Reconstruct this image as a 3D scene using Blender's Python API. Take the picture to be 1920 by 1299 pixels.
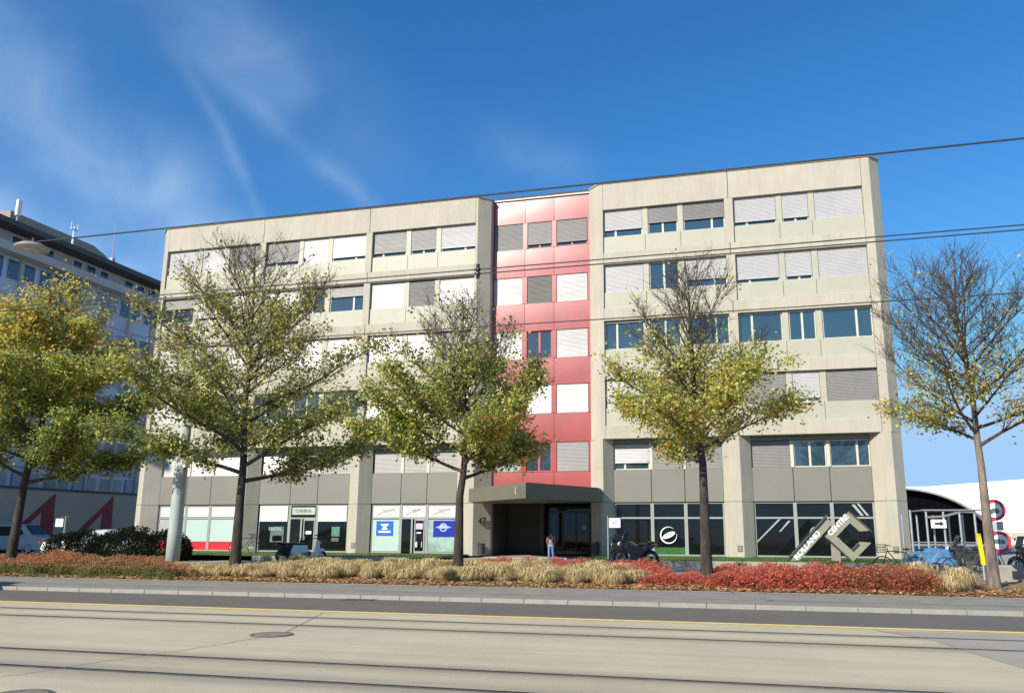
import bpy, math, random
from mathutils import Vector, Matrix
R = math.radians
random.seed(11)
for o in list(bpy.data.objects): bpy.data.objects.remove(o)
scn = bpy.context.scene
COL = scn.collection

# ------------------------------------------------------------------ camera
cam_d = bpy.data.cameras.new('camera'); cam = bpy.data.objects.new('camera', cam_d); COL.objects.link(cam)
PITCH, ROLL, YAW = R(11.745), R(0.167), R(-14.3384)
fw = Vector((math.sin(YAW)*math.cos(PITCH), math.cos(YAW)*math.cos(PITCH), math.sin(PITCH)))
rt = Vector((math.cos(YAW), -math.sin(YAW), 0)); up = rt.cross(fw)
rt2 = rt*math.cos(ROLL)+up*math.sin(ROLL); up2 = -rt*math.sin(ROLL)+up*math.cos(ROLL)
m = Matrix((rt2, up2, -fw)).transposed().to_4x4(); m.translation = Vector((0, 0, 1.6))
cam.matrix_world = m
cam_d.sensor_fit = 'HORIZONTAL'; cam_d.sensor_width = 36
cam_d.lens = 36*1489.1/1920
cam_d.shift_x = -62.2/1920; cam_d.shift_y = 34.0/1920
cam_d.clip_end = 3000; cam_d.clip_start = .1
scn.camera = cam

# ------------------------------------------------------------------ light and sky
SUN_AZ, SUN_EL = R(28), R(31)          # azimuth to the left of the facade normal, behind the camera
sd = Vector((-math.sin(SUN_AZ)*math.cos(SUN_EL), -math.cos(SUN_AZ)*math.cos(SUN_EL), math.sin(SUN_EL)))
L = bpy.data.lights.new('sun', 'SUN'); L.energy = 5.0; L.angle = R(0.53); L.color = (1, .93, .80)
sun = bpy.data.objects.new('sun', L); COL.objects.link(sun); sun.rotation_euler = sd.to_track_quat('Z', 'Y').to_euler()
W = bpy.data.worlds.new('World'); scn.world = W; W.use_nodes = True
nt = W.node_tree; N = nt.nodes; LK = nt.links; N.clear()
out = N.new('ShaderNodeOutputWorld'); bg = N.new('ShaderNodeBackground'); bg.inputs['Strength'].default_value = .15
sky = N.new('ShaderNodeTexSky'); sky.sky_type = 'NISHITA'; sky.sun_disc = False
sky.sun_elevation = SUN_EL; sky.sun_rotation = math.atan2(sd.x, sd.y); sky.altitude = 1500
sky.air_density = 1.0; sky.dust_density = .2; sky.ozone_density = 3.0
def nd(t, **k):
    n = N.new(t)
    for a, b in k.items(): setattr(n, a, b)
    return n
def mth(op, a, b=None, clamp=False):
    n = nd('ShaderNodeMath', operation=op, use_clamp=clamp)
    for i, x in enumerate((a, b)):
        if x is None: continue
        if isinstance(x, (int, float)): n.inputs[i].default_value = x
        else: LK.new(x, n.inputs[i])
    return n.outputs[0]
tc = nd('ShaderNodeTexCoord')
def vdot(v):
    n = nd('ShaderNodeVectorMath', operation='DOT_PRODUCT'); LK.new(tc.outputs['Generated'], n.inputs[0]); n.inputs[1].default_value = v
    return n.outputs['Value']
def raydir(az, el):
    return Vector((math.sin(R(az))*math.cos(R(el)), math.cos(R(az))*math.cos(R(el)), math.sin(R(el))))
wob = nd('ShaderNodeTexNoise'); wob.inputs['Scale'].default_value = 5; wob.inputs['Detail'].default_value = 4
LK.new(tc.outputs['Generated'], wob.inputs['Vector'])
wv = mth('SUBTRACT', wob.outputs['Fac'], .5)
det = nd('ShaderNodeTexNoise'); det.inputs['Scale'].default_value = 9; det.inputs['Detail'].default_value = 6; det.inputs['Distortion'].default_value = .4
LK.new(tc.outputs['Generated'], det.inputs['Vector'])
dv = mth('MULTIPLY', mth('SUBTRACT', det.outputs['Fac'], .18), 1.8)
total = None
# cirrus streaks: (azimuth, elevation) of both ends, width, strength
STREAKS = [((-35, 27), (-22, 18.5), .011, .20), ((-39, 26), (-31, 14.5), .009, .22), ((-53, 27), (-36, 17), .050, .42),
           ((-50, 37), (-32, 28), .06, .24), ((-56, 20), (-42, 13), .04, .45), ((-24, 19.5), (-20, 21), .012, .16), ((-18, 27), (-12, 26), .03, .16), ((-60, 13), (-30, 9), .075, .85)]
for (a, b, w, s) in STREAKS:
    A, B = raydir(*a), raydir(*b); n_ = A.cross(B).normalized(); mid = (A+B).normalized(); half = A.angle(B)/2*1.25
    d = mth('ADD', vdot(n_), mth('MULTIPLY', wv, .10*(.5+w*8)))
    e = mth('MULTIPLY', mth('MULTIPLY', d, d), -1/(w*w)); g1 = mth('EXPONENT', e)
    al = vdot((B-A).normalized()); off = mid.dot((B-A).normalized())
    q = mth('SUBTRACT', al, off); e2 = mth('MULTIPLY', mth('MULTIPLY', q, q), -1/(half*half)); g2 = mth('EXPONENT', e2)
    t = mth('MULTIPLY', mth('MULTIPLY', g1, g2), mth('MULTIPLY', dv, s*1.35))
    total = t if total is None else mth('ADD', total, t)
total = mth('MINIMUM', mth('MAXIMUM', total, 0), .8)
hs = nd('ShaderNodeHueSaturation'); hs.inputs['Saturation'].default_value = 1.28; hs.inputs['Value'].default_value = 1.0
LK.new(sky.outputs[0], hs.inputs['Color'])
sp = nd('ShaderNodeSeparateColor'); LK.new(hs.outputs[0], sp.inputs[0]); cb = nd('ShaderNodeCombineColor')
for i, k_ in enumerate((2.0, 3.3, 5.0)):
    n_ = nd('ShaderNodeMath', operation='SMOOTH_MIN'); LK.new(sp.outputs[i], n_.inputs[0]); n_.inputs[1].default_value = k_; n_.inputs[2].default_value = k_*.35; LK.new(n_.outputs[0], cb.inputs[i])
mx = nd('ShaderNodeMix', data_type='RGBA'); LK.new(total, mx.inputs[0]); LK.new(cb.outputs[0], mx.inputs[6]); mx.inputs[7].default_value = (3.1, 4.1, 5.3, 1)
LK.new(mx.outputs[2], bg.inputs[0]); LK.new(bg.outputs[0], out.inputs[0])
scn.view_settings.view_transform = 'Standard'; scn.view_settings.look = 'None'; scn.view_settings.exposure = .37; scn.view_settings.gamma = 1
scn.view_settings.use_curve_mapping = False
scn.cycles.max_bounces = 6; scn.cycles.transparent_max_bounces = 8

# ------------------------------------------------------------------ materials
MATS = {}
def mat(name, col, rough=.8, var=.12, scale=2.0, bump=0.0, bscale=None, metal=0.0, ior=1.5, col2=None, stretch=(1, 1, 1), trans=0, emit=None, pos=False, coat=0):
    if name in MATS: return MATS[name]
    m = bpy.data.materials.new(name); m.use_nodes = True; t = m.node_tree; n = t.nodes; b = n['Principled BSDF']
    b.inputs['Roughness'].default_value = rough; b.inputs['Metallic'].default_value = metal; b.inputs['IOR'].default_value = ior
    b.inputs['Coat Weight'].default_value = coat
    c = n.new('ShaderNodeTexCoord'); mp = n.new('ShaderNodeMapping'); mp.inputs['Scale'].default_value = stretch
    if pos:
        g = n.new('ShaderNodeNewGeometry'); t.links.new(g.outputs['Position'], mp.inputs[0])
    else: t.links.new(c.outputs['Object'], mp.inputs[0])
    tx = n.new('ShaderNodeTexNoise'); tx.inputs['Scale'].default_value = scale; tx.inputs['Detail'].default_value = 7; tx.inputs['Roughness'].default_value = .62
    t.links.new(mp.outputs[0], tx.inputs['Vector'])
    rp = n.new('ShaderNodeValToRGB'); rp.color_ramp.elements[0].position = .3; rp.color_ramp.elements[1].position = .7
    a = [max(0, x*(1-var)) for x in col]; z = [x*(1+var) for x in (col2 or col)]
    rp.color_ramp.elements[0].color = (*a, 1); rp.color_ramp.elements[1].color = (*z, 1)
    t.links.new(tx.outputs['Fac'], rp.inputs[0]); t.links.new(rp.outputs[0], b.inputs['Base Color'])
    if bump:
        bn = n.new('ShaderNodeBump'); bn.inputs['Strength'].default_value = bump; bn.inputs['Distance'].default_value = .02
        t2 = n.new('ShaderNodeTexNoise'); t2.inputs['Scale'].default_value = bscale or scale*12; t2.inputs['Detail'].default_value = 5
        t.links.new(mp.outputs[0], t2.inputs['Vector']); t.links.new(t2.outputs['Fac'], bn.inputs['Height']); t.links.new(bn.outputs[0], b.inputs['Normal'])
    MATS[name] = m; return m
def leafmat(name, trans=.35, rough=.55):
    """leaf colour from the mesh's own colour attribute"""
    m = bpy.data.materials.new(name); m.use_nodes = True; t = m.node_tree; n = t.nodes; b = n['Principled BSDF']; b.inputs['Roughness'].default_value = rough
    b.inputs['Specular IOR Level'].default_value = .25
    a = n.new('ShaderNodeAttribute'); a.attribute_name = 'leaf'; t.links.new(a.outputs['Color'], b.inputs['Base Color'])
    tr = n.new('ShaderNodeBsdfTranslucent'); t.links.new(a.outputs['Color'], tr.inputs[0]); ms = n.new('ShaderNodeMixShader'); ms.inputs[0].default_value = trans
    t.links.new(b.outputs[0], ms.inputs[1]); t.links.new(tr.outputs[0], ms.inputs[2]); t.links.new(ms.outputs[0], n['Material Output'].inputs[0])
    MATS[name] = m; return m
concrete = mat('facade concrete', (.445, .405, .325), .85, .09, 1.1, .15, 30, stretch=(1, 1, .45), pos=True)
def streaks(m, amt):
    t = m.node_tree; n = t.nodes; b_ = n['Principled BSDF']; src = b_.inputs['Base Color'].links[0].from_socket
    g = n.new('ShaderNodeNewGeometry'); mp = n.new('ShaderNodeMapping'); mp.inputs['Scale'].default_value = (2.6, 2.6, .16); t.links.new(g.outputs['Position'], mp.inputs[0])
    ns = n.new('ShaderNodeTexNoise'); ns.inputs['Scale'].default_value = 2.0; ns.inputs['Detail'].default_value = 8; ns.inputs['Roughness'].default_value = .7; t.links.new(mp.outputs[0], ns.inputs[0])
    rp = n.new('ShaderNodeValToRGB'); rp.color_ramp.elements[0].position = .45; rp.color_ramp.elements[0].color = (1,1,1,1); rp.color_ramp.elements[1].position = .75; rp.color_ramp.elements[1].color = (1-amt, 1-amt, 1-amt*.9, 1); t.links.new(ns.outputs['Fac'], rp.inputs[0])
    q = n.new('ShaderNodeMix'); q.data_type = 'RGBA'; q.blend_type = 'MULTIPLY'; q.inputs[0].default_value = 1; t.links.new(src, q.inputs[6]); t.links.new(rp.outputs[0], q.inputs[7]); t.links.new(q.outputs[2], b_.inputs['Base Color'])
streaks(concrete, .10)
panelm = mat('olive cream panel', (.40, .385, .30), .5, .05, .8, pos=True)
spanm = mat('grey brown spandrel', (.205, .195, .165), .42, .06, .6, pos=True)
redm = mat('red enamel panel', (.36, .058, .052), .28, .12, .8, .05, 3, pos=True, ior=1.9)
redfr = mat('red frame', (.50, .09, .09), .4, .05)
framem = mat('window frame', (.55, .54, .44), .45, .04)
greyfr = mat('grey shop frame', (.30, .31, .29), .45, .05)
glass = mat('window glass', (.022, .045, .068), .03, .3, .35, ior=2.3, pos=True)
glassd = mat('shop glass', (.006, .008, .009), .03, .3, 1.0, ior=1.42, pos=True)
slatw = mat('bright tilt aluminium slats', (.44, .43, .43), .33, .07, .9, pos=True, ior=1.6)  # blind tones carry slat tilt: the light caught is put into the colour
slatg = mat('dim tilt aluminium slats', (.20, .192, .188), .45, .08, 1.5, pos=True)
slatd = mat('dark slats', (.10, .10, .095), .5, .08, 1.5, pos=True)
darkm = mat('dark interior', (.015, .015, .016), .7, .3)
capm = mat('roof coping', (.33, .29, .25), .5, .1)
canm = mat('canopy metal', (.15, .135, .10), .5, .06, .6, pos=True)
blackm = mat('black plastic', (.018, .018, .02), .4, .2)
rubber = mat('rubber', (.02, .02, .02), .8, .2)
steel = mat('galvanised steel', (.42, .44, .45), .4, .12, 5, metal=.6)
chrome = mat('chrome', (.6, .6, .6), .15, .05, metal=1)
whitem = mat('white paint', (.78, .78, .76), .4, .03)
whitef = mat('white film', (.62, .62, .60), .25, .02)
mint = mat('mint window film', (.44, .56, .51), .12, .03, 1)
redfilm = mat('red window film', (.65, .03, .04), .25, .05)
bluef = mat('blue sign film', (.02, .14, .60), .25, .05)
navyf = mat('navy sign film', (.02, .03, .33), .25, .1, 4)
greyf = mat('grey lettering', (.35, .36, .36), .5, .1)
asphd = mat('dark asphalt', (.135, .122, .105), .85, .10, .9, .5, 60, pos=True)
asphl = mat('worn grey asphalt', (.25, .232, .20), .88, .14, 1.3, .5, 60, pos=True)
kerbm = mat('kerb stone', (.30, .278, .235), .85, .12, 3, .3, 50, pos=True)
yellowp = mat('yellow road paint', (.80, .60, .17), .7, .12, 6, pos=True)
soil = mat('soil', (.16, .10, .06), .95, .35, 3, .8, 30, pos=True, col2=(.26, .17, .09))
railm = mat('rail steel', (.15, .14, .12), .45, .3, 3, metal=.3, pos=True)
grassm = mat('lawn', (.035, .085, .018), .9, .3, 2.5, .8, 50, pos=True, col2=(.10, .20, .04))
pavem = mat('forecourt paving', (.34, .31, .27), .88, .15, 1.2, .3, 40, pos=True)
bark = mat('bark', (.022, .018, .015), .95, .4, 6, 1.0, 25, col2=(.055, .044, .037), stretch=(1, 1, .3))
barkl = mat('pale bark', (.10, .078, .065), .92, .4, 6, 1.0, 25, col2=(.21, .17, .14), stretch=(1, 1, .3))
twigm = mat('twig bark', (.075, .058, .048), .9, .35, 4)
leafm = leafmat('leaves', .55); strawm = leafmat('straw blades', .3, .7); littm = leafmat('fallen leaves', .1, .8)

def road_concrete():
    m = mat('track slab concrete', (.50, .425, .29), .85, .05, .5, .35, 45, pos=True, col2=(.54, .465, .325))
    t = m.node_tree; n = t.nodes; b = n['Principled BSDF']; src = b.inputs['Base Color'].links[0].from_socket
    g = n.new('ShaderNodeNewGeometry'); sx = n.new('ShaderNodeSeparateXYZ'); t.links.new(g.outputs['Position'], sx.inputs[0])
    # long tyre and rust stains beside the rails and finer speckle
    ns = n.new('ShaderNodeTexNoise'); mp = n.new('ShaderNodeMapping'); mp.inputs['Scale'].default_value = (.12, 2.6, 1); t.links.new(g.outputs['Position'], mp.inputs[0]); t.links.new(mp.outputs[0], ns.inputs[0]); ns.inputs['Scale'].default_value = 1.2; ns.inputs['Detail'].default_value = 6
    r1 = n.new('ShaderNodeValToRGB'); r1.color_ramp.elements[0].position = .42; r1.color_ramp.elements[0].color = (1, 1, 1, 1); r1.color_ramp.elements[1].position = .78; r1.color_ramp.elements[1].color = (.82, .80, .78, 1)
    t.links.new(ns.outputs['Fac'], r1.inputs[0])
    mxx = n.new('ShaderNodeMix'); mxx.data_type = 'RGBA'; mxx.blend_type = 'MULTIPLY'; mxx.inputs[0].default_value = .8; t.links.new(src, mxx.inputs[6]); t.links.new(r1.outputs[0], mxx.inputs[7])
    last = mxx.outputs[2]
    for yc, w, s in ((13.75, .22, .42), (12.62, .3, .5), (9.2, .34, .5), (8.1, .42, .55)):
        def mm(op, a, b_=None):
            q = n.new('ShaderNodeMath'); q.operation = op
            for i, x in enumerate((a, b_)):
                if x is None: continue
                if isinstance(x, (int, float)): q.inputs[i].default_value = x
                else: t.links.new(x, q.inputs[i])
            return q.outputs[0]
        d = mm('SUBTRACT', sx.outputs[1], yc); e = mm('EXPONENT', mm('MULTIPLY', mm('MULTIPLY', d, d), -1/(w*w)))
        e = mm('MULTIPLY', mm('MULTIPLY', e, s), mm('ADD', ns.outputs['Fac'], .35))
        q = n.new('ShaderNodeMix'); q.data_type = 'RGBA'; t.links.new(e, q.inputs[0]); t.links.new(last, q.inputs[6]); q.inputs[7].default_value = (.13, .115, .10, 1); last = q.outputs[2]
    t.links.new(last, b.inputs['Base Color'])
    return m
slabm = road_concrete()

# ------------------------------------------------------------------ builders
def lerp(a, b, t): return a+(b-a)*t
class MB:
    def __init__(s): s.v = []; s.f = []; s.c = []
    def add(s, vs, fs, col=None):
        k = len(s.v); s.v += [tuple(x) for x in vs]; s.f += [tuple(k+i for i in f) for f in fs]
        if col is not None: s.c += [col]*len(fs)
        return s
    def box(s, x0, x1, y0, y1, z0, z1):
        if x1 < x0: x0, x1 = x1, x0
        return s.add([(x0,y0,z0),(x1,y0,z0),(x1,y1,z0),(x0,y1,z0),(x0,y0,z1),(x1,y0,z1),(x1,y1,z1),(x0,y1,z1)],
              [(0,3,2,1),(4,5,6,7),(0,1,5,4),(1,2,6,5),(2,3,7,6),(3,0,4,7)])
    def bbox(s, x0, x1, y0, y1, z0, z1, b=.01):
        """box with chamfered vertical and top edges"""
        if x1 < x0: x0, x1 = x1, x0
        b = min(b, (x1-x0)*.3, (y1-y0)*.3, (z1-z0)*.3)
        P = [(x0+b,y0),(x1-b,y0),(x1,y0+b),(x1,y1-b),(x1-b,y1),(x0+b,y1),(x0,y1-b),(x0,y0+b)]
        Q = [(x0+b,y0+b),(x1-b,y0+b),(x1-b,y0+b),(x1-b,y1-b),(x1-b,y1-b),(x0+b,y1-b),(x0+b,y1-b),(x0+b,y0+b)]
        v = [(x,y,z0) for x,y in P]+[(x,y,z1-b) for x,y in P]+[(x,y,z1) for x,y in Q]
        f = [tuple(range(7,-1,-1)), tuple(range(16,24))]
        for i in range(8):
            j = (i+1) % 8; f += [(i,j,8+j,8+i),(8+i,8+j,16+j,16+i)]
        return s.add(v, f)
    def prism(s, pts, z0, z1):
        n = len(pts)
        a = sum(pts[i][0]*pts[(i+1)%n][1]-pts[(i+1)%n][0]*pts[i][1] for i in range(n))
        if a < 0: pts = pts[::-1]
        z0 = z0 if hasattr(z0, '__len__') else [z0]*n
        z1 = z1 if hasattr(z1, '__len__') else [z1]*n
        v = [(x,y,z0[i]) for i,(x,y) in enumerate(pts)]+[(x,y,z1[i]) for i,(x,y) in enumerate(pts)]
        return s.add(v, [tuple(range(n-1,-1,-1)), tuple(range(n,2*n))]+[(i,(i+1)%n,n+(i+1)%n,n+i) for i in range(n)])
    def slab(s, pts, y0, y1):
        """polygon given in x,z, extruded along y"""
        n = len(pts); a = sum(pts[i][0]*pts[(i+1)%n][1]-pts[(i+1)%n][0]*pts[i][1] for i in range(n))
        if a < 0: pts = pts[::-1]
        v = [(x,y0,z) for x,z in pts]+[(x,y1,z) for x,z in pts]
        return s.add(v, [tuple(range(n)), tuple(range(2*n-1,n-1,-1))]+[((i+1)%n,i,n+i,n+(i+1)%n) for i in range(n)])
    def slabx(s, pts, x0, x1):
        """polygon given in y,z, extruded along x"""
        n = len(pts)
        v = [(x0,y,z) for y,z in pts]+[(x1,y,z) for y,z in pts]
        return s.add(v, [tuple(range(n)), tuple(range(2*n-1,n-1,-1))]+[((i+1)%n,i,n+i,n+(i+1)%n) for i in range(n)])
    def tube(s, pts, rad, n=8, cap=True):
        pts = [Vector(p) for p in pts]; k = len(pts)
        if not hasattr(rad, '__len__'): rad = [rad]*k
        base = len(s.v); u = None; vs = []
        for i, p in enumerate(pts):
            d = (pts[min(i+1,k-1)]-pts[max(i-1,0)])
            if d.length < 1e-9: d = Vector((0,0,1))
            d.normalize()
            if u is None:
                u = d.orthogonal().normalized()
            else:
                u = (u-d*u.dot(d))
                u = u.normalized() if u.length > 1e-6 else d.orthogonal().normalized()
            w = d.cross(u)
            for j in range(n):
                a = 2*math.pi*j/n; vs.append(p+(u*math.cos(a)+w*math.sin(a))*rad[i])
        fs = [(i*n+j, i*n+(j+1)%n, (i+1)*n+(j+1)%n, (i+1)*n+j) for i in range(k-1) for j in range(n)]
        if cap: fs += [tuple(range(n-1,-1,-1)), tuple(range((k-1)*n, k*n))]
        return s.add(vs, fs)
    def torus(s, c, ax, R0, r, n=28, k=8):
        ax = Vector(ax).normalized(); u = ax.orthogonal().normalized(); w = ax.cross(u); c = Vector(c); vs = []
        for i in range(n):
            a = 2*math.pi*i/n; d = u*math.cos(a)+w*math.sin(a)
            for j in range(k):
                b = 2*math.pi*j/k; vs.append(c+d*(R0+r*math.cos(b))+ax*r*math.sin(b))
        return s.add(vs, [(i*k+j, ((i+1)%n)*k+j, ((i+1)%n)*k+(j+1)%k, i*k+(j+1)%k) for i in range(n) for j in range(k)])
    def disc(s, c, ax, r, t, n=24, r0=0):
        ax = Vector(ax).normalized(); c = Vector(c)
        if r0 == 0: return s.tube([c-ax*t/2, c+ax*t/2], r, n)
        u = ax.orthogonal().normalized(); w = ax.cross(u); vs = []
        for i in range(n):
            a = 2*math.pi*i/n; d = u*math.cos(a)+w*math.sin(a)
            vs += [c+d*r-ax*t/2, c+d*r+ax*t/2, c+d*r0+ax*t/2, c+d*r0-ax*t/2]
        return s.add(vs, [(i*4+j, ((i+1)%n)*4+j, ((i+1)%n)*4+(j+1)%4, i*4+(j+1)%4) for i in range(n) for j in range(4)])
    def ell(s, c, r, n=12, k=8):
        vs = [(c[0], c[1], c[2]-r[2])]
        for i in range(1, k):
            t = math.pi*i/k
            for j in range(n):
                a = 2*math.pi*j/n; vs.append((c[0]+r[0]*math.sin(t)*math.cos(a), c[1]+r[1]*math.sin(t)*math.sin(a), c[2]-r[2]*math.cos(t)))
        vs.append((c[0], c[1], c[2]+r[2])); fs = []
        for j in range(n): fs.append((0, 1+(j+1)%n, 1+j)); fs.append((len(vs)-1, 1+(k-2)*n+j, 1+(k-2)*n+(j+1)%n))
        for i in range(k-2):
            for j in range(n): fs.append((1+i*n+j, 1+i*n+(j+1)%n, 1+(i+1)*n+(j+1)%n, 1+(i+1)*n+j))
        return s.add(vs, fs)
ORG = {}
def tag(o, label=None, cat=None, group=None, kind=None):
    if label: o['label'] = label
    if cat: o['category'] = cat
    if group: o['group'] = group
    if kind: o['kind'] = kind
    return o
def thing(name, label, cat, loc=(0,0,0), group=None, rz=0):
    o = bpy.data.objects.new(name, None); COL.objects.link(o); o.location = loc; o.rotation_euler = (0,0,rz); o.empty_display_size = .2
    return tag(o, label, cat, group)
def root_of(p):
    while p.parent: p = p.parent
    return p
def build(mb, name, material, parent=None, world=True, smooth=False, label=None):
    me = bpy.data.meshes.new(name)
    v = mb.v
    if parent and world:
        l = root_of(parent).location; v = [(a-l.x, b-l.y, c-l.z) for a,b,c in v]
    me.from_pydata(v, [], mb.f)
    if mb.c:
        at = me.color_attributes.new('leaf', 'FLOAT_COLOR', 'CORNER'); buf = []
        for f, c in zip(mb.f, mb.c): buf += [c[0], c[1], c[2], 1.0]*len(f)
        at.data.foreach_set('color', buf)
    if smooth: me.polygons.foreach_set('use_smooth', [True]*len(me.polygons))
    me.materials.append(material); me.update()
    o = bpy.data.objects.new(name, me); COL.objects.link(o)
    if parent: o.parent = parent
    if label: o['label'] = label
    return o
def kids(o): return [c for c in list(bpy.data.objects) if c.parent == o]
def copy_tree(o, parent=None):
    c = o.copy(); COL.objects.link(c); c.parent = parent
    for k in kids(o): copy_tree(k, c)
    return c
def struct(mb, name, material): return tag(build(mb, name, material), kind='structure')
def text(body, name, material, parent, loc, size, rot=(R(90),0,0), depth=.006, align='CENTER', world=True, bold=0.0):
    cu = bpy.data.curves.new(name, 'FONT'); cu.body = body; cu.size = size; cu.extrude = depth; cu.align_x = align; cu.align_y = 'CENTER'; cu.offset = bold
    t = bpy.data.objects.new(name, cu); COL.objects.link(t); dg = bpy.context.evaluated_depsgraph_get(); dg.update()
    me = bpy.data.meshes.new_from_object(t.evaluated_get(dg)); bpy.data.objects.remove(t)
    me.materials.clear(); me.materials.append(material)
    o = bpy.data.objects.new(name, me); COL.objects.link(o); o.parent = parent
    l = root_of(parent).location if world else Vector((0,0,0))
    o.location = Vector(loc)-l; o.rotation_euler = rot
    return o

# ------------------------------------------------------------------ ground
b = MB().add([(-600,-300,-.03),(600,-300,-.03),(600,900,-.03),(-600,900,-.03)], [(0,1,2,3)]); struct(b, 'ground', asphl)
b = MB().add([(-120,-6,0),(80,-6,0),(80,14.85,0),(-120,14.85,0)], [(0,1,2,3)]); struct(b, 'track_slab_road', slabm)
b = MB().add([(-120,14.853,-.004),(80,14.853,-.004),(80,17.72,-.004),(-120,17.72,-.004)], [(0,1,2,3)]); struct(b, 'bicycle_lane', asphd)
b = MB()
x = -70
b.add([(-120,14.78,.005),(60,14.78,.005),(60,15.0,.005),(-120,15.0,.005)], [(0,1,2,3)])
struct(b, 'yellow_lane_line', yellowp)
b = MB()      # reddish grey patch crossing the slab at the right
b.add([(1.9,14.5,.004),(2.5,13.7,.004),(2.8,12.2,.004),(3.06,11.1,.004),(6.2,6,.004),(30,6,.004),(30,14.7,.004),(5,14.7,.004)], [(0,1,2,3,4,5,6,7)]); struct(b, 'asphalt_patch', mat('worn brownish asphalt', (.35, .315, .26), .88, .1, 1.5, .5, 50, pos=True))
b = MB()
for i in range(-90, 60): b.bbox(i*1.0+.003, i*1.0+.997, 17.72, 17.90, -.03, .085, .012)
struct(b, 'kerb', kerbm)
b = MB().add([(-120,17.895,.075),(80,17.895,.075),(80,21.05,.10),(-120,21.05,.10)], [(0,1,2,3)]); struct(b, 'pavement', asphl)
b = MB().box(-120,80,21.0,21.08,0,.108); struct(b, 'bed_edging', asphl)
b = MB(); nx, ny = 160, 8
for i in range(nx+1):
    for j in range(ny+1):
        b.v.append((-60+i*.5, 21.08+j*.84, .11+.10*math.sin(math.pi*j/ny)+random.uniform(-.02,.02)))
b.f = [(i*(ny+1)+j,(i+1)*(ny+1)+j,(i+1)*(ny+1)+j+1,i*(ny+1)+j+1) for i in range(nx) for j in range(ny)]
struct(b, 'planting_bed', soil)
b = MB().add([(-120,27.7,.10),(80,27.7,.10),(160,240,.10),(-120,240,.10)], [(0,1,2,3)]); struct(b, 'forecourt', pavem)
b = MB().bbox(-23.2,-15.2,34.3,34.55,.1,.36,.02); b.bbox(-7.6,8.2,34.3,34.55,.1,.36,.02); struct(b, 'lawn_kerb', kerbm)
b = MB()
for (x0,x1) in ((-36.5,-15.2),(-7.6,8.2)):
    b.add([(x0,34.5,.34),(x1,34.5,.34),(x1,42.9,.27),(x0,42.9,.27)], [(0,1,2,3)])
struct(b, 'lawn', grassm)
# rails
for y in (13.75, 12.62, 9.2, 8.1):
    b = MB().box(-90,60,y-.045,y+.02,-.02,.006); 
    o = build(b, 'tram_rail', railm); tag(o, 'steel tram rail in the slab, %s' % {13.75:'farthest from the camera', 12.62:'second from the far side', 9.2:'third from the far side', 8.1:'nearest to the camera'}[y], 'tram rail', 'tram rails in the road')
    b = MB().add([(-90,y+.025,.005),(60,y+.025,.005),(60,y+.085,.005),(-90,y+.085,.005)], [(0,1,2,3)]); build(b, 'flange_groove', darkm, o, world=False)
# slab joints, manholes, drain
b = MB(); 
for a, c in (((-8.2,14.6),(-7.2,11.6)),((-7.25,11.1),(-7.45,10.0)),((-7.45,10.0),(-8.2,7.0)),((1.85,14.7),(2.5,13.7))):
    pts = []; A = Vector((a[0],a[1],.006)); B = Vector((c[0],c[1],.006)); k = 12
    for i in range(k+1): pts.append(A.lerp(B, i/k)+Vector((random.uniform(-.03,.03),0,0)))
    for i in range(k): p, q = pts[i], pts[i+1]; b.add([p+Vector((-.008,0,0)),p+Vector((.008,0,0)),q+Vector((.008,0,0)),q+Vector((-.008,0,0))], [(0,1,2,3)])
struct(b, 'slab_crack', mat('tar', (.22,.20,.165), .8))
def manhole(x, y, r, lab):
    t = thing('manhole_cover', lab, 'manhole cover', (x,y,.006))
    build(MB().disc((x,y,.006),(0,0,1),r,.012,32), 'lid', mat('cast iron', (.24,.21,.165), .6, .3, 20, .5, 60, pos=True), t)
    build(MB().disc((x,y,.006),(0,0,1),r+.05,.014,32,r0=r+.012), 'rim', railm, t)
manhole(-7.27, 11.42, .27, 'round iron manhole cover between the two tram tracks')
manhole(-7.0, 6.72, .24, 'round iron manhole cover at the bottom left edge of the road')
t = thing('street_drain', 'rectangular iron drain grate against the kerb', 'drain', (-8.95,17.55,0)); b = MB()
for i in range(12): b.box(-9.3+i*.06,-9.3+i*.06+.035,17.4,17.7,0,.008)
build(b, 'grate', railm, t); build(MB().add([(-9.36,17.36,.001),(-8.55,17.36,.001),(-8.55,17.72,.001),(-9.36,17.72,.001)], [(0,1,2,3)]), 'pit', darkm, t)

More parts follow.
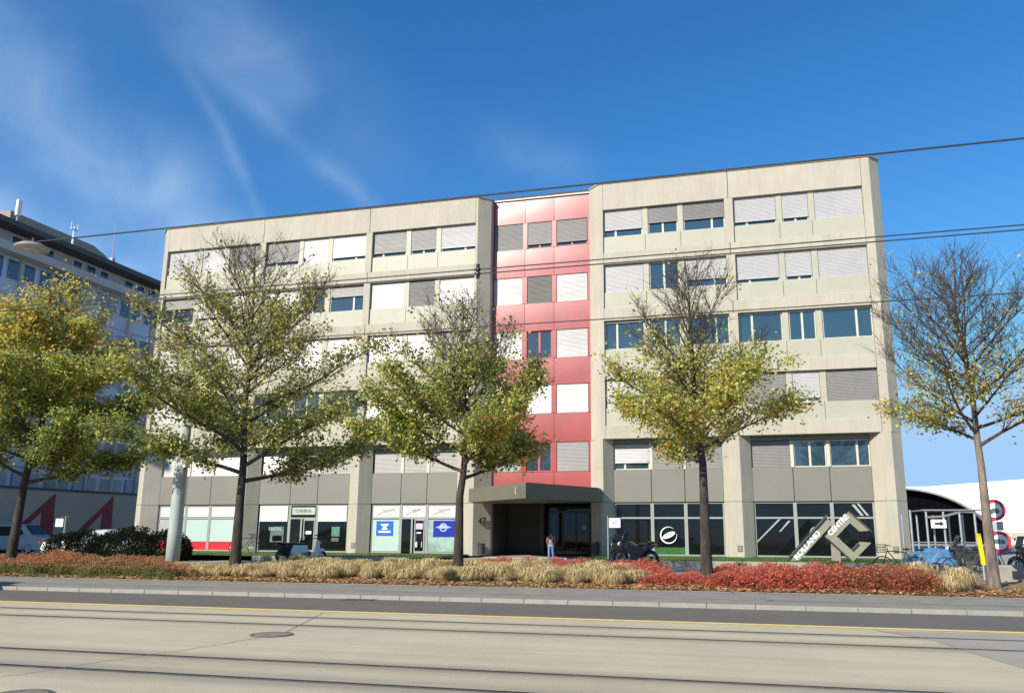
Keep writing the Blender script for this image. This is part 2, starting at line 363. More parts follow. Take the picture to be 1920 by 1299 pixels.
# ------------------------------------------------------------------ the office building
F = 42.5
BLD = thing('office_building', 'six storey cream concrete office block with a red central bay and ribbon windows', 'building', (-15, F, 0))
OPEN = [19.65, 16.35, 13.05, 9.75]         # tops of the four ribbon openings
SOFF = 6.45; ROOF = 21.24
def win(x0, x1, z0, z1, y, st, kind, fr=framem, root=BLD, deep=.0):
    """one window: frame (part) with pane and blind (sub-parts); its front face at y, looking to -Y"""
    w = x1-x0; t = .055
    b = MB(); b.box(x0,x1,y,y+.09,z0,z0+t); b.box(x0,x1,y,y+.09,z1-t,z1); b.box(x0,x0+t,y,y+.09,z0+t,z1-t); b.box(x1-t,x1,y,y+.09,z0+t,z1-t)
    s = {'L': .31, 'M': .5, 'R': .69}[kind]; xm = x0+w*s
    b.box(xm-.055,xm+.055,y,y+.09,z0+t,z1-t)
    f = build(b, 'window', fr, root)
    p = MB(); e = random.uniform(-.004,.004)
    for a, c in ((x0+t, xm-.055),(xm+.055, x1-t)):
        e = random.uniform(-.006,.006); e2 = random.uniform(-.006,.006)
        p.add([(a,y+.045+e,z0+t),(c,y+.045-e,z0+t),(c,y+.045-e+e2,z1-t),(a,y+.045+e+e2,z1-t)], [(0,1,2,3)])
    build(p, 'pane', glass, f)
    cover, m_ = {'W':(1,slatw),'w':(.86,slatw),'v':(.74,slatw),'G':(1,slatg),'g':(.84,slatg),'h':(.6,slatg),'q':(.42,slatg),'D':(1,slatd),'d':(.84,slatd),'O':(0,None),'o':(.06,slatw)}[st]
    if cover:
        zt = z1-.01; zb = z1-(z1-z0)*cover+.015; n = max(1, int((zt-zb)/.075)); h = (zt-zb)/n
        q = MB(); yy = y-.05
        til = random.uniform(.0,.012)
        for i in range(n):
            a = zt-i*h; sag = random.uniform(-.003,.003)
            q.add([(x0+.01,yy+.004,a),(x1-.01,yy+.004,a),(x1-.01,yy-.008-til*.3,a-h*.7+sag),(x0+.01,yy-.008-til*.3,a-h*.7+sag),(x1-.01,yy+.002,a-h),(x0+.01,yy+.002,a-h)],
                  [(3,2,1,0),(5,4,2,3)])
        q.box(x0+.01,x1-.01,yy-.03,yy+.01,zb-.03,zb)
        build(q, 'blind', m_, f)
    return f

def panel_row(name, xs, z0, z1, y, m_, seam=.018, d=.08, root=BLD):
    b = MB()
    for a, c in zip(xs[:-1], xs[1:]): b.bbox(a+seam/2, c-seam/2, y, y+d, z0, z1, .008)
    return build(b, name, m_, root)

BAYS = {  # clear opening left, right, states by row
 'a': (-36.82, -29.83, ['WWG', 'qww', 'WWW', 'WOO']),
 'b': (-29.41, -22.36, ['gWw', 'WOq', 'WWW', 'OOO']),
 'c': (-21.94, -15.19, ['ggw', 'WDW', 'WWG', 'WWW']),
 'd': (-7.47, -.65, ['vhh', 'WOv', 'oOO', 'WGG']),
 'e': (-.18, 6.56, ['wwW', 'wwW', 'OOO', 'GwG'])}
for key, (x0, x1, rows) in BAYS.items():
    w = x1-x0; fr = [0, .345, .565, 1] if key in 'abcd' else [0, .36, .61, 1]
    if key in 'abcd': fr = [0, .352, .643, 1]
    edges = [x0+w*q for q in fr]
    for r, top in enumerate(OPEN):
        wb = top-1.65; pb = top-2.6
        # piers between windows, set back from the concrete
        for q in edges[1:3]: build(MB().bbox(q-.16, q+.16, F+.16, F+.34, wb, top, .01), 'window_pier', panelm, BLD)
        lims = [(x0, edges[1]-.16), (edges[1]+.16, edges[2]-.16), (edges[2]+.16, x1)]
        for k, (a, c) in enumerate(lims):
            win(a+.01, c-.01, wb+.01, top-.02, F+.24, rows[r][k], 'LMR'[k])
        panel_row('spandrel_panel', edges, pb, wb, F+.10, panelm)
# concrete frame of each wing
def wing(bounds, cols, x_lo, x_hi):
    b = MB(); g = .014
    xs = [x_lo]+cols+[x_hi]
    for a, c in zip(xs[:-1], xs[1:]):
        b.bbox(a+g, c-g, F, F+.5, OPEN[0], ROOF, .012)          # parapet
        for top in OPEN: b.bbox(a+g, c-g, F, F+.5, top-3.3, top-2.6, .012)
    return build(b, 'wall', concrete, BLD)
PL = [-29.62, -22.15]; PRR = [-.415]
wing(None, PL, -36.82, -15.19); wing(None, PRR, -7.47, 6.56)
for (c, hw) in ((-29.62,.21),(-22.15,.21),(-.415,.235)):
    b = MB()
    for top in OPEN: b.bbox(c-hw, c+hw, F+.003, F+.5, top-2.6, top, .012)
    build(b, 'pilaster', concrete, BLD)
for x0, x1 in ((-36.82,-15.19),(-7.47,6.56)): build(MB().box(x0,x1,F+.5,F+.75,SOFF,ROOF-.05), 'backing_wall', concrete, BLD)
for pts in ([(-36.82,F+.002),(-37.05,F+.002),(-37.6,F+.55),(-37.6,F+1.3),(-36.82,F+1.3)], [(-15.19,F+.002),(-15.05,F+.002),(-14.42,F+.62),(-14.42,F+1.3),(-15.19,F+1.3)],
            [(-7.47,F+.002),(-7.68,F+.002),(-8.38,F+.65),(-8.38,F+1.3),(-7.47,F+1.3)], [(6.56,F+.002),(6.99,F+.002),(7.52,F+.55),(7.52,F+1.3),(6.56,F+1.3)]):
    build(MB().prism(pts, SOFF, ROOF), 'corner_column', concrete, BLD)
for bx in ((-37.6,-14.42,F+1.3), (-8.38,7.52,F+1.3), (-14.42,-8.38,F+4.6)): build(MB().box(bx[0],bx[1],bx[2],F+17,.1,ROOF), 'rear_volume', concrete, BLD)
# coping
b = MB(); e = .05
b.prism([(-37.1,F-e),(-15.02,F-e),(-14.36,F+.62),(-14.36,F+17),(-37.7,F+17),(-37.7,F+.53)], ROOF, ROOF+.09)
b.prism([(-7.7,F-e),(7.02,F-e),(7.6,F+.52),(7.6,F+17),(-8.43,F+17),(-8.43,F+.63)], ROOF, ROOF+.09)
build(b, 'roof_coping', capm, BLD)
b = MB(); b.box(-14.33,-8.46,F+1.02,F+1.2,21.26,21.34); build(b, 'roof_coping', framem, BLD)
b = MB(); b.box(-14.33,-8.46,F+1.6,F+17,21.24,21.75); build(b, 'roof_edge', mat('dark roof membrane', (.05,.055,.06), .7), BLD)

# pillars of the two lower storeys: front strip with splayed sides
def pillar(c0, c1, base0, base1, dep=.62, left_dep=None, extra=None):
    b = MB(); pts = extra or [(base0,F+dep),(c0,F-.002),(c1,F-.002),(base1,F+dep)]
    b.prism(pts, .2, 3.045); b.prism(pts, 3.065, SOFF-.001)
    return build(b, 'pillar', concrete, BLD)
pillar(0,0,0,0, extra=[(-37.6,F+1.3),(-37.6,F+.52),(-37.2,F-.002),(-36.85,F-.002),(-36.1,F+.62),(-36.1,F+1.3)])
pillar(-29.9,-29.5,-30.45,-28.95); pillar(-22.42,-22.05,-22.95,-21.5)
pillar(0,0,0,0, extra=[(-16.2,F+.62),(-15.6,F-.002),(-14.97,F-.002),(-14.25,F+.95),(-14.25,F+1.3),(-16.2,F+1.3)])
pillar(0,0,0,0, extra=[(-8.45,F+1.3),(-8.45,F+.8),(-7.75,F-.002),(-7.62,F-.002),(-7.15,F+.62),(-7.15,F+1.3)])
pillar(-.85,-.42,-1.34,.14)
pillar(0,0,0,0, extra=[(6.0,F+1.3),(6.0,F+.62),(6.5,F-.002),(6.95,F-.002),(7.5,F+.52),(7.5,F+1.3)])
# soffit and back wall behind recess
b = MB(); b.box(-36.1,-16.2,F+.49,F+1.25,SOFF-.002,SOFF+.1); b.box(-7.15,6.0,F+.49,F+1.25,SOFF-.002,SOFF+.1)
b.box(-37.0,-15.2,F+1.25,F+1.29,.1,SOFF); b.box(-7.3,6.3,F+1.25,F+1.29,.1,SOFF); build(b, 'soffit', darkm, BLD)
Y2 = F+.60
LOW = {'a': (-36.1,-30.45,'WWW'), 'b': (-28.95,-22.95,'WGG'), 'c': (-21.5,-16.2,'GGG'), 'd': (-7.15,-1.34,'vGG'), 'e': (.14,6.0,'GOO')}
def film(name, x0, x1, z0, z1, m_, parent, y=Y2+.13, d=.012): return build(MB().box(x0,x1,y-d,y,z0,z1), name, m_, parent)
for key, (x0, x1, st) in LOW.items():
    w = x1-x0; ed = [x0+w*q for q in (0,.35,.655,1)]
    b = MB(); b.box(x0,x1,Y2+.05,Y2+.3,6.22,SOFF-.004)
    build(b, 'blind_box', spanm if key != 'a' else framem, BLD)
    for k in range(3):
        a = ed[k]+(.09 if k else 0); c = ed[k+1]-(.09 if k < 2 else 0)
        win(a+.005, c-.005, 4.82, 6.2, Y2+.2, st[k], 'LMR'[k], framem)
    for q in ed[1:3]: build(MB().box(q-.085,q+.085,Y2+.1,Y2+.3,4.82,6.2), 'window_pier', framem, BLD)
    panel_row('spandrel_panel', ed, 3.08, 4.8, Y2+.02, spanm, .03)
    # ground floor shop fronts
    for k in range(3):
        a, c = ed[k], ed[k+1]; zt = 2.2
        door = key in 'bc' and k == 1
        b = MB(); yf = Y2+.12; yb = yf+.1
        b.bbox(a,a+.09,yf,yb,.28,3.05,.006); b.bbox(c-.09,c,yf,yb,.28,3.05,.006)
        b.box(a+.09,c-.09,yf+.003,yb,zt,zt+.09); b.box(a+.09,c-.09,yf+.003,yb,2.98,3.05)
        if not door: b.box(a+.09,c-.09,yf+.003,yb,.28,.36)
        f = build(b, 'shop_window', greyfr, BLD)
        p = MB(); yp = yf+.05
        p.add([(a+.09,yp,.36),(c-.09,yp,.36),(c-.09,yp,zt),(a+.09,yp,zt)], [(0,1,2,3)])
        p.add([(a+.09,yp+.004,zt+.09),(c-.09,yp+.004,zt+.09),(c-.09,yp,2.98),(a+.09,yp,2.98)], [(0,1,2,3)])
        build(p, 'pane', glassd, f)
        yq = yp-.01
        if key == 'a':
            film('header_panel', a+.1, c-.1, zt+.12, 2.94, whitef, f, yq)
            film('window_film', a+.1, c-.1, .85, zt-.03, mint if k else greyf, f, yq); film('film_band', a+.1, c-.1, .37, .83, redfilm, f, yq)
        if key == 'b' and k != 1:
            film('header_panel', a+.1, c-.1, 2.05, 2.97, whitef, f, yq-.05, .04)
            if k == 0:
                film('poster', a+.85, c-.35, .85, 1.75, mat('teal poster', (.10,.16,.145), .4, .5, 6), f, yq)
                text('SALON', 'lettering', mat('pale lettering', (.45,.5,.5), .5), f, ((a+c)/2+.1, yq-.012, 1.62), .27)
                film('film_band', a+1.0, c-.45, .88, 1.02, mat('pale lettering', (.45,.5,.5), .5), f, yq-.015, .004)
            else:
                film('poster', a+1.0, c-.55, 1.2, 1.75, mat('green poster', (.07,.20,.15), .4, .4, 6), f, yq)
                film('film_band', a+1.0, c-.6, .9, 1.12, mat('grey poster', (.09,.09,.09), .5, .4, 9), f, yq)
        if key == 'c':
            if k != 1:
                film('header_panel', a+.1, c-.1, zt+.1, 2.95, whitef, f, yq)
                film('window_film', a+.1, c-.1, .38, zt-.04, mint if k == 0 else mat('patterned film', (.30,.42,.38), .2, .35, 2.2, pos=True), f, yq)
            else: film('header_panel', a+.1, c-.1, zt+.1, 2.95, whitef, f, yq)
            # wavy grey script lettering on the header
            s = MB(); pts = []
            for i in range(26): pts.append((a+.7+i*(c-a-1.1)/26, yq-.02, 2.68+.07*math.sin(i*1.3)+(.05 if i > 16 else 0)))
            s.tube(pts, .018, 5); pts = [(a+.35+i*(c-a-.9)/20, yq-.02, 2.42+.18*math.sin(i*.16)) for i in range(20)]; s.tube(pts, .02, 5)
            build(s, 'script_lettering', greyf, f)
            if k == 0:
                g = film('blue_sign', a+.35, c-.45, 1.25, 2.08, bluef, f, yq-.016, .02)
                film('sign_lettering', a+.5, c-.6, 1.42, 1.53, whitem, f, yq-.037, .004)
                s = MB(); xm = (a+c)/2-.05
                s.slab([(xm-.27,1.92),(xm+.27,1.92),(xm+.2,1.82),(xm+.06,1.76),(xm+.2,1.6),(xm-.2,1.6),(xm-.06,1.76),(xm-.2,1.82)], yq-.042, yq-.037); build(s, 'sign_emblem', whitem, f)
            if k == 2:
                film('navy_sign', a+.42, c-.12, 1.2, 2.1, navyf, f, yq-.016, .02)
                s = MB(); xm = (a+c)/2+.12
                s.disc((xm,yq-.04,1.72),(0,1,0),.24,.005,20,r0=.17); s.slab([(xm-.5,1.72),(xm-.1,1.85),(xm+.1,1.85),(xm+.5,1.72),(xm+.1,1.66),(xm-.1,1.66)], yq-.042, yq-.037); build(s, 'sign_emblem', mat('pale blue', (.35,.42,.65), .5), f)
        if door:
            s = MB(); xm = a+(c-a)*.45
            s.box(xm-.05,xm+.05,yf-.03,yb-.02,.28,zt); s.box(xm+.16,xm+.22,yf-.03,yb-.02,.28,zt); s.box(c-.16,c-.092,yf-.03,yb-.02,.28,zt); s.box(xm+.22,c-.16,yf-.03,yb-.02,.28,.4); s.box(xm+.22,c-.16,yf-.03,yb-.02,zt-.1,zt)
            d_ = build(s, 'door', greyfr, BLD)
            build(MB().tube([(xm+.3,yf-.07,.95),(xm+.3,yf-.07,1.45)], .016), 'handle', steel, d_)
            if key == 'b':
                film('shop_sign', a+.2, c-.1, 2.45, 2.88, mat('sage sign', (.42,.45,.36), .5), f, yf-.02, .05)
                text('STAMINA', 'lettering', mat('sign grey', (.12,.13,.11), .5), f, ((a+c)/2+.04, yf-.078, 2.66), .26)
                film('notice', xm+.35, c-.3, 1.32, 1.5, whitem, d_, yf-.03, .01)
            else:
                film('notice', xm+.25, c-.2, 1.62, 1.95, mat('lilac notice', (.50,.42,.62), .5), d_, yf-.03, .01)
                film('notice', xm+.3, c-.3, 1.38, 1.46, whitem, d_, yf-.03, .01)
                film('notice', xm+.26, c-.52, .62, .92, whitem, d_, yf-.03, .01); film('notice', xm+.62, c-.24, .62, .92, whitem, d_, yf-.03, .01)
        if key == 'd':
            if k == 1:
                s = MB(); cx_, cz_ = (a+c)/2-.05, 1.35
                ring = [(cx_+.42*math.cos(t_*math.pi/20), yq-.01, cz_+.42*math.sin(t_*math.pi/20)) for t_ in range(6, 42)]; s.tube(ring, [.01+.035*math.sin(math.pi*i/35) for i in range(36)], 6)
                ov = [(cx_+.33*math.cos(t_*math.pi/10)*1.0+.08*math.sin(t_*math.pi/10), cz_+.17*math.sin(t_*math.pi/10)+.09*math.cos(t_*math.pi/10)) for t_ in range(20)]; s.slab(ov, yq-.012, yq-.004)
                build(s, 'round_logo', whitem, f); text('S17', 'logo_lettering', darkm, f, (cx_, yq-.02, cz_+.0), .2, (R(90), R(-14), 0))
                film('green_band', a+.1, c-.1, .37, .72, mat('green film', (.04,.13,.03), .3), f, yq)
        if key == 'e':
            s = MB()
            if k == 0: s.slab([(a+.1,1.0),(a+.1,1.08),(a+1.2,2.18),(a+1.32,2.18)], yq-.01, yq); s.slab([(a+1.2,1.55),(a+1.28,1.55),(a+1.8,2.1),(a+1.68,2.1)], yq-.01, yq)
            if k == 1: s.disc((a+.95,yq-.01,1.5),(0,1,0),.3,.01,24,r0=.25)
            if k == 2: s.slab([(a+.95,2.9),(a+1.1,2.9),(a+1.5,2.35),(a+1.35,2.35)], yq-.01, yq); s.slab([(a+1.2,2.95),(a+1.3,2.95),(a+1.75,2.35),(a+1.62,2.35)], yq-.01, yq)
            build(s, 'window_lettering', mat('grey vinyl', (.36,.37,.37), .5), f)
# small iron grilles on the pillars
for (x, y) in ((-.63, F-.004), (6.72, F-.004), (-7.45, F+.2), (-22.2, F-.004)):
    b = MB(); b.box(x-.12,x+.12,y-.02,y,.55,.86); g = build(b, 'vent_grille', mat('grille', (.09,.085,.08), .6), BLD)
    s = MB(); [s.box(x-.09,x+.09,y-.024,y-.02,.60+i*.09,.64+i*.09) for i in range(3)]; build(s, 'slat', greyf, g)

# red central bay
YR = F+1.1
RX = [(-14.4,-12.42),(-12.42,-10.62),(-10.62,-8.40)]
RW = [(-14.36,-12.56),(-12.27,-10.77),(-10.47,-8.62)]
RST = ['Ggg', 'WDW', 'WOW', 'WWW', 'GOG']
tops = [19.75+.0, 16.35, 13.0, 9.77, 6.46]
build(MB().box(-14.42,-8.38,YR+.3,YR+3.5,3.9,21.2), 'rear_volume', darkm, BLD)
pz = [21.24]+[t for tt in tops for t in (tt, tt-1.66)]+[3.85]
for i in range(0, len(pz), 2):
    z1, z0 = pz[i], pz[i+1]
    for (a, c) in RX: 
        b = MB(); xa, xb, k_ = a+.012, c-.012, 10
        for i_ in range(k_+1):
            q_ = i_/k_; zz = lerp(z0+.01, z1-.01, q_); dy = -.011*math.sin(math.pi*q_)
            for j_ in range(7): u_ = j_/6; b.v.append((lerp(xa, xb, u_), YR+.02+dy-.004*math.sin(math.pi*u_), zz))
        for i_ in range(k_):
            for j_ in range(6): b.f.append((i_*7+j_, i_*7+j_+1, (i_+1)*7+j_+1, (i_+1)*7+j_))
        rp_ = build(b, 'red_panel', redm, BLD, smooth=True)
        build(MB().box(xa+.005, xb-.005, YR+.035, YR+.2, z0+.012, z1-.012), 'panel_backing', redfr, rp_)
for r, tt in enumerate(tops):
    for q, hw in ((-12.415,.145), (-10.62,.145), (-14.39,.02), (-8.495,.1)): build(MB().bbox(q-hw, q+hw, YR+.02, YR+.25, tt-1.65, tt, .01), 'window_pier', redm, BLD)
    for k, (a, c) in enumerate(RW): win(a+.006, c-.006, tt-1.64, tt-.01, YR+.12, RST[r][k], 'LMR'[k] if k == 1 else 'M', redfr)

# entrance: canopy, recess, doors
b = MB(); b.prism([(-14.9,F-.3),(-14.75,F-1.4),(-10.15,36.1),(-7.75,F-1.0),(-7.75,F-.1),(-8.4,F+1.05),(-14.4,F+1.05)], 3.05, 3.78)
cn = build(b, 'canopy', canm, BLD)
build(MB().box(-10.9,-10.55,36.9,37.0,3.25,3.6), 'canopy_lamp', whitem, cn)
text('47', 'house_number', mat('number black', (.04,.04,.035), .5), BLD, (-14.57, F+.42, 2.06), .52, (R(90), 0, R(53)), .02, bold=.008)
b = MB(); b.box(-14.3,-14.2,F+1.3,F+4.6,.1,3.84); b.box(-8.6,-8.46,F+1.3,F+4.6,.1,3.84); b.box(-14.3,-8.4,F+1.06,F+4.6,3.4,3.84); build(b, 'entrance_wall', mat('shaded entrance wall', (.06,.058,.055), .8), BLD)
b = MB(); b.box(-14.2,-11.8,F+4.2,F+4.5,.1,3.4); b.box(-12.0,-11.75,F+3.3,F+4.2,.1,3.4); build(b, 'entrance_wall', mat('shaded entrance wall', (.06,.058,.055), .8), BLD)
b = MB()
for x in (-11.7,-10.8,-10.0,-9.2,-8.65): b.box(x,x+.06,F+3.9,F+4.0,.1,2.6)
b.box(-11.7,-8.6,F+3.9,F+4.0,2.6,2.7)
d_ = build(b, 'entrance_door', mat('dark door frame', (.05,.05,.05), .5), BLD)
build(MB().add([(-11.7,F+3.95,.1),(-8.6,F+3.95,.1),(-8.6,F+3.95,3.4),(-11.7,F+3.95,3.4)], [(0,1,2,3)]), 'pane', glassd, d_)
build(MB().disc((-9.45,F+3.85,1.75),(0,1,0),.15,.01,20), 'door_sticker', mat('pale sticker', (.5,.5,.5), .5), d_); build(MB().box(-9.0,-8.9,F+3.84,F+3.85,1.4,1.8), 'door_sticker', mat('pale sticker', (.5,.5,.5), .5), d_)
b = MB().box(-14.2,-8.45,F-.5,F+4.6,.1,.16); build(b, 'entrance_floor', pavem, BLD)

# ------------------------------------------------------------------ neighbouring block on the left (its front faces +X)
NB = thing('office_block', 'tall blue grey office block with a projecting roof and ribbon balcony, behind the left trees', 'building', (-50, 50, 0))
bluew = mat('blue grey wall panel', (.46,.55,.68), .6, .08, .4, pos=True)
nwin = mat('neighbour window', (.05,.075,.13), .1, .3, .4, ior=1.7, pos=True)
nconc = mat('neighbour concrete', (.46,.44,.41), .8, .1, .5, pos=True)
XN = -50.0
build(MB().box(XN-14,XN,20,76,0,21.3), 'wall', bluew, NB)  # unseen near end drawn out so that it shades the parked cars
build(MB().box(XN-15,XN+1.0,18,77,22.35,22.75), 'roof', mat('dark slate eaves', (.075,.07,.065), .7), NB)
build(MB().box(XN-14,XN-.4,20,76,21.3,22.35), 'upper_storey', nconc, NB)
build(MB().box(XN,XN+1.1,25,76.5,20.45,21.05), 'balcony', nconc, NB)
for i in range(26):
    y = 37.3+i*1.35
    if i % 4 == 3: continue
    b = MB().box(XN-.4,XN-.36,y,y+.95,21.42,22.2); f = build(b, 'window', whitem if i % 3 else nconc, NB); build(MB().box(XN-.37,XN-.33,y+.08,y+.87,21.5,22.14), 'pane', nwin, f)
blv = mat('neighbour closed blind', (.30,.34,.42), .6, .1); brt = mat('bright blue frame', (.06,.16,.50), .5)
rnd = random.Random(4)
for r in range(6):
    zt = 20.3-r*2.95
    for i in range(15):
        y = 41.0+i*1.32; st = rnd.random()
        b = MB().box(XN,XN+.05,y,y+1.0,zt-1.5,zt); f = build(b, 'window', bluew if (r+i) % 4 else brt, NB)
        build(MB().box(XN+.05,XN+.07,y+.07,y+.93,zt-1.43,zt-.07), 'pane', nwin if st < .62 else blv, f)
    b = MB().box(XN,XN+.12,37,62,zt-2.6,zt-2.52); build(b, 'sill_band', bluew, NB)
b = MB()
for i in range(12): b.box(XN,XN+.16,41.0+i*2.64-.3,41.0+i*2.64-.12,4.4,20.45)
build(b, 'wall_rib', nconc, NB)
b = MB(); pts = [(-64,47.5),(-56.5,47.5),(-55.5,55),(-56.2,57.3),(-58,58.6),(-64,58.6)]; b.prism(pts, 22.75, [26.6,26.6,26.2,26.0,25.9,25.9]); build(b, 'rooftop_plant_room', mat('brown plant room', (.33,.27,.19), .8, .1), NB)
b = MB(); b.tube([(XN,42.6,22.7),(XN,42.6,23.7)], .06, 6); b.box(XN-.1,XN+.1,42.5,42.7,22.9,23.2); g = build(b, 'mast', greyf, NB); build(MB().bbox(XN-.12,XN+.12,42.42,42.78,23.55,24.75,.04), 'antenna', whitem, g)
b = MB(); b.tube([(XN,47.5,22.7),(XN,47.5,24.6)], [.09,.06], 6); b.box(XN-.08,XN+.08,47.2,47.8,24.35,24.4); b.tube([(XN,47.2,24.3),(XN,47.2,24.9)],.03,5); b.tube([(XN,47.8,24.3),(XN,47.8,24.9)],.03,5); build(b, 'mast', whitem, NB)
b = MB(); b.tube([(XN-.5,52,22.7),(XN-.5,52,26.6)], [.06,.02], 5); g = build(b, 'mast', mat('pink mast', (.5,.32,.36), .6), NB); build(MB().box(XN-.6,XN-.3,51.85,52.15,23,23.6), 'equipment_box', greyf, g)
# low podium with dark red painted letters
PW = thing('podium_wall', 'low olive grey podium wall with two dark red angular painted shapes, in shade', 'building', (-49.4, 50, 0))
build(MB().box(XN+.2,-48.8,26,76,0,4.3), 'wall', mat('olive grey render', (.42,.40,.34), .85, .08, .4, .2, pos=True), PW)
build(MB().box(XN+.1,-48.7,26,76,4.3,4.42), 'coping', mat('dark slate eaves', (.075,.07,.065), .7), PW)
drm = mat('dark red paint', (.26,.045,.05), .7, .1, pos=True)
for dy in (0, 5.5):
    b = MB(); b.slabx([(44.6+dy,1.45),(47.72+dy,4.15),(47.9+dy,.3),(46.75+dy,.3),(46.7+dy,2.75),(44.6+dy,.75)], -48.8, -48.79); build(b, 'painted_shape', drm, PW)

# ------------------------------------------------------------------ white hall on the right
HL = thing('exhibition_hall', 'large white hall with a dark arched opening, seen past the right corner', 'building', (30, 105, 0))
whw = mat('bright white cladding', (.86,.86,.78), .6, .02, .3, pos=True)
def hz(z): return 1.6+(z-1.6)*1.5
arc = []
for i in range(33):
    x = 9.0+9.6*i/32; z = 4.95*math.sqrt(max(0, 1-((x-11.2)/7.4)**2)) if x > 11.2 else 4.95
    arc.append((x*1.5, max(hz(z), .12)))
b = MB(); b.slab([(7.5,hz(5.0))]+[(13.5,hz(4.97))]+arc[1:]+[(27.9,.1),(90,.1),(90,9.6),(31.2,hz(5.6)),(20.7,hz(5.1)),(7.5,hz(5.04))], 105, 106); build(b, 'wall', whw, HL)
opm = mat('painted hall shade', (.004,.004,.006), 1, .3); opm.node_tree.nodes['Principled BSDF'].inputs['Specular IOR Level'].default_value = 0
build(MB().box(3,90,106.1,106.3,.1,hz(4.9)), 'painted_arch_shade', opm, HL)  # near-black sheet: the deep shade inside the arch is painted on it
build(MB().slab([(7.5,hz(5.0)),(20.7,hz(5.05)),(31.2,hz(5.55)),(90,9.5),(90,.1),(7.5,.1)], 126.4, 150), 'roof', whw, HL)
build(MB().tube([(x,104.95,z+.03) for x,z in arc], .13, 6), 'arch_rim', greyfr, HL)
for i_ in range(14): build(MB().box(29+i_*2.4,29.05+i_*2.4,104.97,105,1.5,hz(5.3)), 'cladding_seam', mat('seam grey', (.45,.45,.42), .7), HL)
build(MB().box(28,90,104.8,105,.9,1.5), 'wall_band', mat('buff band', (.45,.42,.30), .7), HL)

